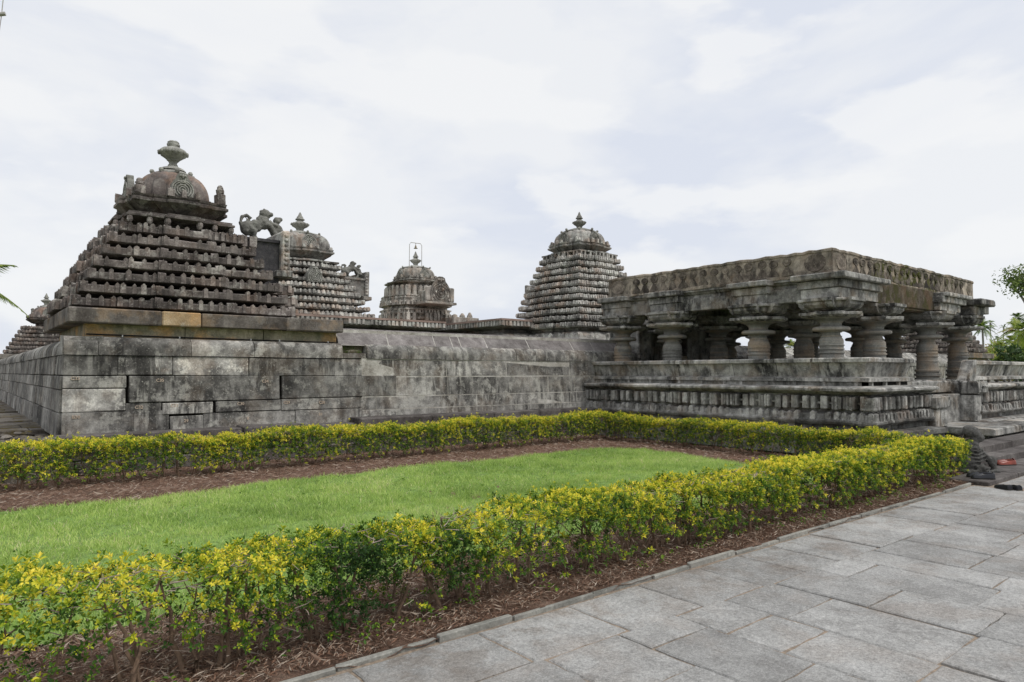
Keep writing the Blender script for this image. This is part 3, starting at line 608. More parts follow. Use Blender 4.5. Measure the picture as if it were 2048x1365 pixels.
def corner_antefix(m_, cx, cy, a, z, h, w_=.09):
    for sx in (-1, 1):
        for sy in (-1, 1):
            hh = h * U(.75, 1.05); X_, Y_ = cx + sx * (a - .13), cy + sy * (a - .13)
            m_.box(X_ - w_, X_ + w_, Y_ - w_, Y_ + w_, z, z + hh * .55, .8, .02, .008); m_.box(X_ - w_ * .8, X_ + w_ * .8, Y_ - w_ * .8, Y_ + w_ * .8, z + hh * .53, z + hh * .82, .7, .03, .01)
            m_.blob((X_, Y_, z + hh * .82), (w_ * .72, w_ * .72, hh * .18), n=8, m=5, tone=.8)
def crown(parent, cx, cy, a, z0, mat, mdome, dr, dz0, dz1, sq, finz, finr, ante=.26, broken=False, topr=.42, brk=True, sp=.28):
    c = MB(); pl = plan(cx, cy, a, JOG)
    # neck under the crown, brackets slab then the cornice
    c.sweep(pl, [(-.5, z0 - .3), (-.5, z0 - .02), (-.28, z0), (-.1, z0 + .13), (0, z0 + .2), (0, z0 + .25), (-.05, z0 + .27), (-.03, z0 + .30), (-.02, z0 + .34), (-.3, z0 + .37)], .35, .22, .007, tonejit=.25)
    teeth(c, plan(cx, cy, a - .02, JOG), z0 + .32, z0 + .47, sp, .09, .01, miss=.35, tone=(.6, 1))
    corner_antefix(c, cx, cy, a, z0 + .32, ante); c.build('crown_cornice', mat, parent)
    dome(parent, cx, cy, dz0, dz1, dr, mdome, sq, topr=topr)
    l = MB(); lr = dr * topr * 1.25
    l.lathe(cx, cy, [(lr, dz1 - .03), (lr * 1.12, dz1 + .0), (lr * 1.1, dz1 + .035), (lr * .8, dz1 + .08), (lr * .5, dz1 + .14), (lr * .3, dz1 + .17)], 8, .6, jit=.006)
    for k in range(8):
        t = 2 * math.pi * k / 8; l.blob((cx + lr * 1.1 * math.cos(t), cy + lr * 1.1 * math.sin(t), dz1 + .05), (.05, .05, .05), n=6, m=4, tone=.8)
    l.build('lotus_cap', M_FIN, parent)
    finial(parent, cx, cy, dz1 + .12, finz - dz1 - .12, finr, broken=broken)
    for ux, nr in (((1, 0), (0, -1)), ((0, -1), (-1, 0))):
        md = MB()
        o_ = (cx + nr[0] * (a - .02), cy + nr[1] * (a - .02)) if broken else (cx + nr[0] * dr * 1.02, cy + nr[1] * dr * 1.02)
        medallion(md, o_, ux, nr, dr * .62, (dz1 - dz0) * (.82 if broken else .8), z0 + .33 if broken else dz0 + .06, .12)
        md.build('medallion', M_FIN, parent)
def pyramid_tower(cx, cy, base, tiers, jog, mat, mdome, label, cat='tower', tp=dict(), crown_p=dict(), group='shrine towers'):
    t = empty('shrine_tower', (cx, cy, base), label, cat, group)
    for (a, zb, zt) in tiers: tier_mesh(t, cx, cy, a, zb, zt, mat, jog=jog, **tp)
    crown(t, cx, cy, mat=mat, mdome=mdome, **crown_p)
    return t
# --- tower one: nearest, on the wall corner
CX, CY = 3.3, 15.15
t1tiers = [(a_, z_ + .010, z_ + .155) for a_, z_ in ((1.88, 2.70), (1.77, 2.945), (1.64, 3.19), (1.54, 3.43), (1.41, 3.675), (1.28, 3.92), (1.11, 4.17))]
JT1 = [(.66, .04), (.35, .09)]
tw = pyramid_tower(CX, CY, 2.2, t1tiers, JT1, M_T1, M_DOME, 'large dark brown stepped stone tower with reddish dome standing on the near wall corner', 'tower',
                   dict(sp=.20, wd=.085, up=.038, tproj=.012, under=.46, miss=.10, ttone=(.38, .85), tz=.08, neck=.125),
                   dict(a=.86, z0=4.66, dr=.665, dz0=4.98, dz1=5.60, sq=.25, finz=6.36, finr=.265, ante=.42, broken=True))
# bracket slab below the crown
b8 = MB(); pl = plan(CX, CY, .96, JT1); b8.sweep(pl, [(-.4, 4.36), (-.3, 4.46), (0, 4.53), (0, 4.57), (-.04, 4.585), (-.04, 4.62), (-.3, 4.63)], .5, .2, .006, tonejit=.3)
for i in range(len(pl)):
    a_, b_ = pl[i], pl[(i + 1) % len(pl)]
    x_, y_ = a_[0] - a_[2] * .05, a_[1] - a_[3] * .05; b8.blob((x_, y_, 4.47), (.055, .055, .085), n=7, m=5, tone=.8)
b8.build('bracket_slab', M_T1, tw)
# sukanasi: vestibule projection towards the east carrying the statue
def sukanasi(parent, x0, x1, y0, y1, z0, z1, mat, fr=True):
    s = MB(); s.box(x0, x1, y0, y1, z0, z1, .25, .015, .006); s.box(x0, x1 + .08, y0 - .06, y1 + .06, z1 - .02, z1 + .05, .35, .012, .006)
    s.build('vestibule', mat, parent)
    g_ = MB(); g_.box(x1, x1 + .16, y0 - .08, y1 + .08, z0 - .02, z1 + .32, .6, .03, .01)
    for k in range(7):
        zz = z0 + .03 + k * (z1 - z0 + .2) / 7; g_.blob((x1 + .05, y0 - .09, zz + .05), (.05, .03, .045), n=6, m=4, tone=U(.6, 1))
    g_.box(x1 - .10, x1 + .24, y0 - .14, y1 + .14, z0 - .16, z0 - .02, .3, .02, .008)
    g_.build('gable_slab', M_FIN if not fr else mat, parent)
M_SUK = stone('dark_vestibule_stone', (.035, .034, .037), (.062, .06, .064), (.10, .095, .095), streak=.4, patch=.2, tonestr=.3, seed=26, lich=(.17, .16, .15), speck=.15)
sk = MB(); sk.box(4.2, 5.24, 14.35, 15.95, 3.1, 4.36, .4, .015, .006); sk.box(4.2, 5.28, 14.3, 16.0, 4.34, 4.40, .4); sk.build('vestibule', M_SUK, tw)
gb = MB(); gb.box(5.24, 5.42, 14.2, 16.1, 3.75, 4.60, .9, .03, .012)
gb.box(5.10, 5.46, 14.12, 16.18, 3.60, 3.75, .4, .02, .01)
for k in range(8): gb.blob((5.33, 14.19, 3.80 + k * .1), (.05, .03, .042), n=6, m=4, tone=U(.6, 1))
gb.build('gable_slab', M_T4, tw)
for zb, x1 in ((2.96, 5.5), (3.2, 5.42), (4.16, 4.75)):   # little tier ends that run along the vestibule
    e = MB(); e.box(4.3, x1, 13.95 if zb < 4 else 14.3, 16.2, zb, zb + .17, .45, .015, .008)
    for k in range(5): e.box(x1 - .95 + k * .2, x1 - .86 + k * .2, 13.92 if zb < 4 else 14.27, 14.2, zb + .05, zb + .21, U(.5, 1), .01, .005)
    e.build('tier', M_T1, tw)
# block and fascia below the tower
bl = MB(); xs = [1.60, 3.15, 4.55, 6.05]
for a_, b_ in zip(xs, xs[1:]): bl.box(a_ + .005, b_ - .005, 13.24, 13.6, 2.15, 2.42, U(.3, .7), .008, .004)
for y0 in np.arange(13.61, 16.9, .8): bl.box(1.60, 2.0, y0, min(16.9, y0 + .79), 2.15, 2.42, U(.3, .7), .008, .004)
bl.box(5.7, 6.05, 13.61, 16.9, 2.15, 2.42); bl.build('base_wall', M_ORANGE, tw)
fa = MB()
def fascia_seg(x0, x1, y0, y1, t): fa.box(x0, x1, y0, y1, 2.41, 2.66, t, .018, .007)
for a_, b_, t in ((1.33, 2.72, .35), (3.36, 4.9, .3), (4.9, 6.10, .4)): fascia_seg(a_ + .003, b_ - .003, 13.0, 14.2, t)
for y0, y1 in ((14.2, 15.1), (15.1, 16.0), (16.0, 16.95)): fascia_seg(1.33, 6.1, y0 + .003, y1 - .003, U(.3, .7))
fa.build('fascia', M_FASC, tw)
fo = MB(); fo.box(2.723, 3.357, 13.0, 14.2, 2.41, 2.66, .8, .018, .006)
fo.build('fascia_ochre_stone', stone('ochre_fascia', (.24, .17, .10), (.36, .26, .15), (.48, .38, .26), rust=.6, rustcol=(.48, .27, .11), seed=27, tonestr=.2, streak=.3, patch=.5, lich=(.48, .45, .38)), tw)
cab = MB(); cab.tube([(1.62, 13.21, 2.235), (3.0, 13.21, 2.222), (4.6, 13.215, 2.215), (6.04, 13.21, 2.21)], .011, 6); cbo = tag(cab.build('power_cable', M_CABLE), 'thin black cable clipped along the ochre stone band under the near tower', 'cable')
for x_ in (2.15, 3.05, 4.3, 4.85, 5.85): cl = MB(); cl.box(x_ - .008, x_ + .008, 13.19, 13.24, 2.20, 2.235, .5); cl.build('clip', M_CLIP, cbo)

# --- statues (lion fighting a warrior) : one fused mesh each
def fuse(o, vox):
    tx = bpy.data.textures.get('chisel') or bpy.data.textures.new('chisel', 'CLOUDS'); tx.noise_scale = .07
    m = o.modifiers.new('remesh', 'REMESH'); m.mode = 'VOXEL'; m.voxel_size = vox; m.use_smooth_shade = True; d_ = o.modifiers.new('wear', 'DISPLACE'); d_.texture = tx; d_.strength = .035; d_.mid_level = .5; d_.texture_coords = 'LOCAL'
def lion_group(loc, s_, rz, label, vox=.014):
    b = MB()
    # x is forward (lion faces +x), z up, height about 0.75
    b.box(-.05, .86, -.13, .13, -.03, .04)
    b.blob((-.02, 0, .30), (.19, .13, .18)); b.blob((.14, 0, .37), (.21, .13, .15), (0, R(-25), 0)); b.blob((.32, 0, .48), (.16, .13, .18), (0, R(-35), 0))
    b.tube([(.33, 0, .50), (.38, 0, .60), (.37, 0, .66)], [.11, .10, .09], 8)
    b.blob((.37, 0, .70), (.13, .11, .11)); b.blob((.48, 0, .70), (.09, .075, .055)); b.blob((.45, 0, .635), (.06, .045, .022), (0, R(20), 0))
    for y in (-.06, .06): b.blob((.33, y, .775), (.03, .02, .04)); b.blob((.43, y * .7, .735), (.022, .02, .022))
    for k in range(6): b.blob((.29 - .015 * k, 0, .74 - .055 * k), (.045, .06, .035))
    for y in (-.075, .075):
        b.tube([(-.02, y, .28), (.12, y, .22), (.10, y, .12), (.17, y, .03), (.24, y, .03)], [.10, .08, .055, .05, .04], 8)
        b.tube([(.36, y, .45), (.50, y, .40), (.60, y, .22), (.66, y, .12)], [.07, .058, .048, .045], 8)
    # curled tail
    b.tube([(-.14, 0, .28), (-.2, 0, .42), (-.16, 0, .56), (-.05, 0, .61), (.04, 0, .55), (.02, 0, .48), (-.05, 0, .49), (-.04, 0, .53)], [.045, .045, .042, .04, .038, .034, .034, .04], 8)
    # warrior crouching in front
    b.blob((.68, 0, .34), (.13, .11, .16), (0, R(-20), 0)); b.blob((.78, 0, .18), (.14, .12, .14)); b.tube([(.62, 0, .44), (.62, 0, .5)], [.05, .045], 8)
    b.blob((.66, 0, .57), (.09, .085, .09)); b.blob((.73, 0, .61), (.07, .06, .055))
    for y in (-.08, .08):
        b.tube([(.65, y, .43), (.55, y * 1.1, .46), (.45, y, .52)], [.05, .045, .038], 7)
        b.tube([(.76, y, .18), (.62, y, .22), (.58, y, .06), (.53, y, .03)], [.08, .065, .05, .04], 7); b.tube([(.8, y, .14), (.9, y * .8, .05)], [.06, .04], 7)
    M_ = Matrix.Translation(loc) @ Matrix.Rotation(rz, 4, 'Z') @ Matrix.Scale(s_, 4); b.xform(M_)
    o = b.build('lion_statue', M_FIN); fuse(o, vox); return tag(o, label, 'statue', 'lion and warrior statues on the towers')
lion_group((4.80, 15.0, 4.44), .92, 0, 'carved stone lion rearing over a warrior beside the largest tower')

# --- tower two (left of centre)
def lerp(a, b, t): return a + (b - a) * t
T2T = [(lerp(2.0, 1.10, k / 7), 3.50 + .252 * k, 3.625 + .252 * k) for k in range(8)]
t2 = pyramid_tower(9.5, 24.0, .6, T2T, JOG, M_T4, M_T4, 'grey stepped stone tower directly right of the largest tower, carved plaque on its slope', 'tower', dict(sp=.17, wd=.11, up=.045, tproj=.03, under=.28, step=.3, miss=.03, ttone=(.65, 1.1)),
                   dict(a=.93, z0=5.66, dr=.86, dz0=5.98, dz1=6.55, sq=.8, finz=7.42, finr=.30, ante=.12, topr=.62))
x2 = MB(); x2.sweep(plan(9.5, 24, 1.06, JOG), [(-.4, 5.3), (-.3, 5.46), (0, 5.50), (0, 5.56), (-.3, 5.60)], .3, .25, .006, tonejit=.25); x2.build('bracket_slab', M_T4, t2)
mm = MB(); medallion(mm, (9.42, 24 - 1.62), (1, 0), (0, -1), .52, .55, 4.70, .35); mm.build('plaque', M_FIN, t2)
sukanasi(t2, 10.4, 11.75, 23.3, 24.7, 4.45, 5.05, M_T4)
lion_group((11.1, 23.6, 5.13), .80, 0, 'small carved lion and warrior statue right of the second tower', .02)
# --- tower four (behind the left end of the pavilion)
T4T = [(lerp(1.80, 1.06, (k / 10) ** 1.15), 3.13 + .247 * k, 3.26 + .247 * k) for k in range(11)]
t4 = pyramid_tower(17.9, 18.1, .6, T4T, JOG, M_T4, M_T4, 'tall grey stepped stone tower rising behind the left end of the pavilion', 'tower', dict(sp=.125, wd=.075, up=.04, tproj=.035, under=.25, step=.3, miss=.03, ttone=(.6, 1.1)),
                   dict(a=.84, z0=5.98, dr=.78, dz0=6.28, dz1=6.80, sq=.55, finz=7.60, finr=.24, ante=.16, topr=.62))
x4 = MB(); x4.sweep(plan(17.9, 18.1, 1.0, JOG), [(-.4, 5.7), (-.3, 5.84), (0, 5.90), (0, 5.95), (-.3, 6.0)], .3, .25, .006, tonejit=.25)
teeth(x4, plan(17.9, 18.1, .99, JOG), 5.78, 5.92, .25, .08, .02, tone=(.5, .9)); x4.build('bracket_slab', M_T4, t4)
s4 = MB(); s4.box(17.2, 18.6, 19.2, 20.2, 3.5, 4.75, .5, .02, .01); s4.box(17.1, 18.7, 20.2, 20.35, 4.2, 5.0, .7, .03, .01); s4.build('vestibule', M_T4, t4)
kp = MB(); kp.sweep(plan(17.9, 18.1, 1.86, JOG), [(-.5, .6), (-.5, 2.55), (-.35, 2.62), (0, 2.66), (.03, 2.70), (-.05, 2.84), (-.22, 2.98), (-.38, 3.03), (-.38, 3.1)], .5, .3, .006, tonejit=.3)
teeth(kp, plan(17.9, 18.1, 1.82, JOG), 2.72, 2.93, .42, .16, .03, tone=(.7, 1.1), peak=.08); kp.build('base_cornice', M_T4, t4)
# --- tower three: star shaped, ornate
t3 = empty('shrine_tower', (17.9, 29.9, .6), 'ornate star shaped pale stone tower under a bell frame in the middle of the skyline', 'tower', 'shrine towers')
JS = [(.8, .10), (.55, .10), (.3, .10)]
def t3band(a, prof, name, tt=None, tone=.5):
    m_ = MB(); m_.sweep(plan(17.9, 29.9, a, JS), prof, tone, .3, .008, tonejit=.3)
    if tt:
        for (z0, z1, sp, wd, pj, aa) in tt: teeth(m_, plan(17.9, 29.9, aa, JS), z0, z1, sp, wd, pj, tone=(.5, 1.05), peak=.06)
    m_.build(name, M_T3, t3)
t3band(1.32, [(-.3, .6), (-.3, 4.1), (-.1, 4.15), (0, 4.2), (0, 4.3), (-.1, 4.33), (-.1, 4.42), (0, 4.45), (0, 4.5), (-.12, 4.53), (-.12, 4.6), (0, 4.64), (0, 4.7), (-.15, 4.74), (-.15, 4.86), (0, 4.88)], 'wall_band', [(4.12, 4.5, .26, .16, .06, 1.34), (4.5, 4.7, .2, .1, .06, 1.26)])
t3band(1.30, [(-.1, 4.84), (.02, 4.90), (.04, 4.98), (-.05, 5.0), (-.1, 5.08), (-.02, 5.1), (0, 5.22), (-.06, 5.24), (-.2, 5.3)], 'tier', [(4.88, 5.08, .13, .08, .06, 1.30), (5.08, 5.30, .13, .08, .05, 1.24)])
t3band(1.22, [(-.1, 5.24), (.05, 5.32), (.05, 5.38), (-.2, 5.42), (-.25, 5.95), (-.1, 6.0), (-.05, 6.05), (-.2, 6.08)], 'tier', [(5.38, 5.86, .34, .2, .0, 1.16), (5.38, 5.7, .2, .1, .0, 1.08)])
crown(t3, 17.9, 29.9, .86, 5.98, M_T3, M_T3, .88, 6.26, 6.84, .25, 7.74, .26, .12, topr=.62)
g3b = MB(); g3b.box(17.3, 18.5, 27.7, 28.9, 4.9, 5.55, .5, .03, .01); g3b.box(17.1, 18.7, 27.55, 27.7, 5.0, 5.7, .6, .04, .01)
medallion(g3b, (17.9, 27.54), (1, 0), (0, -1), 1.15, 1.25, 4.95, .1)
g3b.box(17.0, 18.8, 27.5, 28.9, 4.86, 4.98, .4, .02, .01); g3b.build('gable_slab', M_T3, t3)
lion_group((18.1, 28.35, 5.58), .8, R(-90), 'weathered lion and warrior statue on the gable of the ornate tower', .03)
pr_ = MB()
for k in range(3): pr_.tube([(18.75 + k * .45, 27.6, 4.2), (18.75 + k * .45, 27.6, 4.38), (18.75 + k * .45, 27.6, 4.44 + .06 * k)], [.16, .14, .05], 7, .7)
pr_.box(18.5, 20.0, 27.3, 28.4, 3.4, 4.28, .5, .02); pr_.build('side_pinnacles', M_T3, t3)
bf = empty('bell_frame', (17.9, 29.9, 6.9), 'thin white pipe frame holding a small bell above the ornate tower', 'bell frame')
ax = Vector((.85, -.52, 0)); b_ = MB(); c0 = Vector((17.9, 29.9, 0))
b_.tube([c0 - ax * .32 + Vector((0, 0, 6.9)), c0 - ax * .31 + Vector((0, 0, 8.1)), c0 - ax * .24 + Vector((0, 0, 8.2)), c0 + ax * .24 + Vector((0, 0, 8.15)), c0 + ax * .31 + Vector((0, 0, 8.05)), c0 + ax * .31 + Vector((0, 0, 6.9))], .016, 6); b_.build('pipe_frame', M_METAL, bf)
b_ = MB(); b_.lathe(17.9, 29.9, [(.012, 8.17), (.012, 8.06), (.03, 8.05), (.05, 7.98), (.06, 7.93), (.11, 7.90), (.10, 7.89)], 12); b_.build('bell', M_BRONZE, bf)

# --- hall roofs joining the towers
hall = empty('temple_hall', (15, 22, .6), 'low dark temple hall with toothed flat eaves between the three far towers', 'temple hall')
def hallbox(x0, x1, y0, y1, top, name):
    pl = [(x1, y1, 1, 1), (x0, y1, -1, 1), (x0, y0, -1, -1), (x1, y0, 1, -1)]
    m_ = MB(); m_.sweep(pl, [(-.5, .6), (-.5, top - .95), (-.3, top - .9), (.15, top - .82), (.17, top - .78), (.0, top - .62), (-.25, top - .47), (-.45, top - .42), (-.45, top - .34), (-.1, top - .27), (0, top - .24), (0, top - .05)], .35, .5, .01, tonejit=.3)
    teeth(m_, pl, top - .22, top - .03, .17, .11, .03, tone=(.6, 1.1), miss=.03); teeth(m_, [(x + sx * .1, y + sy * .1, sx, sy) for x, y, sx, sy in pl], top - .76, top - .6, 1.7, .28, .03, tone=(.9, 1.1), miss=.2, peak=.06)
    m_.build(name, M_T4, hall)
    r_ = MB(); r_.box(x0 - .03, x1 + .03, y0 - .03, y1 + .03, top - .05, top + .02, .5); r_.build('roof_screed', simple('pink_roof_screed', (.28, .20, .17), .95, 0, 2, .3), hall)
hallbox(8.0, 14.3, 21.7, 26.2, 3.5, 'west_wing'); hallbox(14.6, 21.4, 18.6, 29, 3.46, 'centre_block')

# --- far corner shrines, same design as the near one
def corner_shrine(cx, cy, label, n=7, s=1.0):
    tt = empty('shrine_tower', (cx, cy, .6), label, 'tower', 'shrine towers')
    for k in range(n):
        a = lerp(1.9, 1.1, k / (n - 1)); tier_mesh(tt, cx, cy, a, 2.72 + .243 * k, 2.9 + .243 * k, M_T1 if s == 1 else M_T4, .2, .11, JT1, step=.4, up=.03)
    crown(tt, cx, cy, .86, 4.6, M_T1, M_DOME, .72, 4.92, 5.6, .25, 6.5, .26, .3)
    m_ = MB(); m_.box(cx - 2.3, cx + 2.3, cy - 2.15, cy + 2.15, 2.38, 2.66, .4, .02, .01); m_.build('fascia', M_FASC, tt)
    m_ = MB(); m_.box(cx - 2.0, cx + 2.0, cy - 1.9, cy + 1.9, .6, 2.38, .5, .02, .01); m_.build('base_wall', M_ORANGE, tt); return tt
corner_shrine(4.1, 51.0, 'distant dark stepped tower at the far left end of the receding wall')
corner_shrine(43.8, 15.15, 'distant stepped tower glimpsed past the pavilion pillars at the right')

# ------------------------------------------------------------------ pavilion
pav = empty('pillared_pavilion', (18, 9.5, .3), 'open grey stone pavilion with lathe-turned pillars and tan carved roof band', 'pavilion')
def run_plan(x0, x1, y0, y1): return [(x1, y1, 1, 1), (x0, y1, -1, 1), (x0, y0, -1, -1), (x1, y0, 1, -1)]
def plinth(x0, x1, y0, y1, nm='plinth', seatx=None):
    pl = run_plan(x0, x1, y0, y1); m_ = MB()
    m_.sweep(pl, [(.12, 0), (.12, .34), (.17, .36), (.17, .455), (.10, .48), (-.14, .50), (-.14, .595), (-.02, .605), (.02, .65), (.02, .68), (-.02, .71), (-.05, .80), (-.20, .835), (-.22, .87), (-.22, 1.19), (-.02, 1.20)], .4, .3, .008, tonejit=.35, cap=False)
    m_.build(nm, M_PLINTH, pav)
    f_ = MB(); teeth(f_, [(x - sx * .03, y - sy * .03, sx, sy) for x, y, sx, sy in pl], .66, .835, .16, .11, .035, tone=(.4, 1.0), peak=.04, miss=.08)
    f_.build('tooth_moulding', M_PLINTH, pav)
    f_ = MB()   # frieze of blocks: single pilasters and fluted groups
    for i in range(4):
        a_, b_ = pl[i], pl[(i + 1) % 4]; Lg = math.hypot(b_[0] - a_[0], b_[1] - a_[1]); ux, uy = (b_[0] - a_[0]) / Lg, (b_[1] - a_[1]) / Lg
        nx_, ny_ = (0, a_[3]) if abs(ux) > .5 else (a_[2], 0)
        s_ = .02
        while s_ < Lg - .05:
            grp = random.random() < .35; k = random.choice((3, 4)) if grp else 1; wd = .055 if grp else U(.09, .13)
            for j in range(k):
                u0 = s_ + j * (wd + .006); u1 = u0 + wd; t = U(.3, 1.0); pz = U(-.006, .012); zt = U(1.125, 1.145); zb_ = U(.875, .895)
                if u1 > Lg - .01: break
                xs_ = sorted((a_[0] + ux * u0 + nx_ * (-.25), a_[0] + ux * u1 + nx_ * (-.02 + pz))); ys_ = sorted((a_[1] + uy * u0 + ny_ * (-.25), a_[1] + uy * u1 + ny_ * (-.02 + pz)))
                f_.box(xs_[0], xs_[1], ys_[0], ys_[1], zb_, zt, t, .016, .005)
            s_ += k * (wd + .006) + (U(.02, .05) if random.random() < .25 else U(.08, .14))
    f_.sweep([(x - sx * .13, y - sy * .13, sx, sy) for x, y, sx, sy in pl], [(-.09, .99), (0, .99), (0, 1.03), (-.09, 1.03)], .6, .5, .003, cap=False)
    f_.build('pilaster_frieze', M_PLINTH, pav)
    l_ = MB(); l_.sweep(pl, [(-.24, 1.165), (-.06, 1.185), (.0, 1.225), (.055, 1.245), (.06, 1.285), (.03, 1.31), (-.28, 1.335), (-.30, 1.335)], .55, .5, .006, tonejit=.22, cap=True); l_.build('seat_ledge', M_PAV, pav, 30)
plinth(13.0, 15.82, 5.53, 13.0)
pb = MB(); pb.box(15.7, 16.45, 5.45, 6.4, .84, 1.1, .5, .03, .012); pb.box(15.75, 16.42, 5.5, 6.4, .46, .84, .7, .02, .01); pb.build('step_pier', M_PAV, pav)
# second plinth on the other side of the entrance
plinth(18.62, 24.4, 5.53, 8.0)
mid = MB(); mid.box(15.82, 18.62, 6.25, 13, .3, 1.42, .35, .02, .01); mid.box(15.8, 24.2, 7.9, 13, .3, 1.41, .35)
mid.box(15.84, 18.95, 6.05, 6.3, 1.13, 1.40, .5, .025, .01); mid.box(16.5, 18.6, 5.86, 6.26, .46, 1.1, .4, .015, .01); mid.box(18.3, 19.0, 5.50, 6.2, 1.08, 1.40, .6, .05, .02); mid.box(18.3, 18.7, 5.56, 6.2, .46, 1.07, .7, .02, .01)
mid.box(13.4, 15.8, 5.95, 13, 1.2, 1.41, .4); mid.build('floor_block', M_PAV, pav)
# parapet seat backs: sloping slabs leaning outwards
def seatback(x0, x1, y0, y1, sides):
    m_ = MB()
    def run(fix, a, b, axis, s):
        p = a
        while p < b - .05:
            q = min(b, p + U(1.0, 1.9)); q = b if b - q < .5 else q; t = U(.42, .72)
            prof = [(.0, 1.41), (.06, 1.42), (.06, 1.485), (-.03, 1.50), (-.10, 1.515), (-.01, 1.785), (.085, 1.80), (.09, 1.865), (.06, 1.885), (-.09, 1.885), (-.22, 1.41)]
            V = []
            n = 4; ml = .085 if p == a else -.005; mr = .085 if q == b else -.005
            for i in range(n + 1):
                for d, z in prof:
                    u = p + (q - p) * i / n
                    if i == 0: u = p + (-d if (p == a and sides == 'both') else .005)
                    if i == n: u = q - .012
                    d2 = d + U(-.003, .003)
                    V.append((fix + s * d2, u, z + U(-.003, .003)) if axis == 'y' else (u, fix + s * d2, z + U(-.003, .003)))
            m = len(prof); m_.poly(V, [(i * m + k, i * m + (k + 1) % m, (i + 1) * m + (k + 1) % m, (i + 1) * m + k) for i in range(n) for k in range(m)] + [tuple(range(m)), tuple(n * m + k for k in range(m))], t)
            # small stub blocks under the band
            for u in np.arange(p + .15, q - .1, .62): (m_.box(fix + s * .0 - .03, fix + s * .0 + .03, u, u + .07, 1.33, 1.42, .6) if axis == 'y' else m_.box(u, u + .07, fix - .03, fix + .03, 1.33, 1.42, .6))
            p = q
    return m_, run
m_, run = seatback(0, 0, 0, 0, 'both'); run(13.40, 5.85, 13.25, 'y', -1); run(5.85, 13.40, 15.48, 'x', -1); m_.build('seat_back', M_PAV, pav, 30)
rc = MB(); rc.box(13.42, 13.62, 5.9, 13.2, 1.32, 1.42, .2); rc.box(13.42, 15.4, 5.9, 6.1, 1.32, 1.42, .2); rc.build('seat_foot', M_GAP, pav)
m_, run = seatback(0, 0, 0, 0, 'none'); run(5.85, 18.95, 24.1, 'x', -1); m_.build('seat_back', M_PAV, pav, 30)
cw = MB(); cw.poly([(18.55, 5.78, 1.39), (19.05, 5.76, 1.39), (19.05, 5.74, 1.9), (18.88, 5.75, 1.88), (18.55, 6.02, 1.39), (19.05, 6.02, 1.39), (19.05, 6.0, 1.9), (18.88, 6.0, 1.88)], [(0, 1, 2, 3), (7, 6, 5, 4), (0, 3, 7, 4), (3, 2, 6, 7), (1, 5, 6, 2)], .7)
cw.build('end_stone', M_PAV, pav)

# pillars
PX = (14.0, 16.0, 19.0, 21.1); PY = (6.8, 8.45, 10.85, 12.5)
colprof = [(.31, 1.41), (.31, 1.455), (.27, 1.46), (.27, 1.50), (.315, 1.51), (.315, 1.56), (.275, 1.565), (.275, 1.61), (.305, 1.62), (.305, 1.67), (.262, 1.68), (.255, 1.86), (.272, 1.865), (.272, 1.885), (.25, 1.89), (.245, 1.98), (.25, 1.985), (.272, 1.99), (.272, 2.02), (.248, 2.025), (.245, 2.06), (.268, 2.065), (.268, 2.085), (.248, 2.09), (.25, 2.14), (.268, 2.145), (.268, 2.165), (.246, 2.17),
    (.252, 2.22), (.25, 2.26), (.235, 2.29), (.212, 2.32), (.208, 2.325), (.22, 2.33), (.22, 2.345), (.2, 2.35), (.185, 2.385), (.185, 2.415), (.205, 2.42), (.21, 2.435), (.25, 2.44), (.345, 2.452), (.362, 2.475), (.362, 2.51), (.33, 2.535), (.25, 2.548), (.205, 2.555), (.205, 2.60), (.215, 2.62), (.24, 2.65), (.28, 2.675), (.30, 2.68), (.34, 2.70), (.38, 2.715), (.38, 2.728)]
colprof = [(r_ * (.93 if z_ < 2.42 else 1), z_) for r_, z_ in colprof]
cm = MB(); cm.lathe(0, 0, colprof, 40, .5); shaft_me = None
def star_slab(mb, r, z0, z1, n=8):
    # two squares laid over each other at 45 degrees: eight points
    P = []
    for k in range(16):
        t = 2 * math.pi * k / 16 + 2 * math.pi / 16 * 0; rr = r if k % 2 == 0 else r * .765; P.append((rr * math.cos(t + math.pi / 4 * 0), rr * math.sin(t)))
    m = len(P); V = [(x * .84, y * .84, z0 - .012) for x, y in P] + [(x, y, z0 + .028) for x, y in P] + [(x, y, z1 - .01) for x, y in P] + [(x * .98, y * .98, z1) for x, y in P]
    F = [(j * m + k, j * m + (k + 1) % m, (j + 1) * m + (k + 1) % m, (j + 1) * m + k) for j in range(3) for k in range(m)] + [tuple(range(m))[::-1], tuple(range(3 * m, 4 * m))]
    mb.poly(V, F, .75)
def corbel(mb, t=.5):
    # cross shaped bracket with curved scalloped undersides
    for ax_ in (0, 1):
        prof = [(-.58, 3.10), (-.58, 3.04), (-.53, 3.02), (-.53, 2.97), (-.46, 2.90), (-.40, 2.90), (-.34, 2.86), (-.26, 2.825), (.26, 2.825), (.34, 2.86), (.40, 2.90), (.46, 2.90), (.53, 2.97), (.53, 3.02), (.58, 3.04), (.58, 3.10)]
        w_ = .30 + .004 * ax_; m = len(prof); V = []
        for s_ in (-w_, w_): V += [((u, s_, z + .002 * ax_) if ax_ == 0 else (s_, u, z + .002 * ax_)) for u, z in prof]
        mb.poly(V, [tuple(range(m)), tuple(range(m, 2 * m))[::-1]] + [(k, (k + 1) % m, m + (k + 1) % m, m + k) for k in range(m)], t)
    mb.box(-.41, .41, -.41, .41, 2.90, 3.094, t, .03)
    mb.box(-.48, .48, -.48, .48, 3.03, 3.092, t, .015)
protos = None
k_ = 0
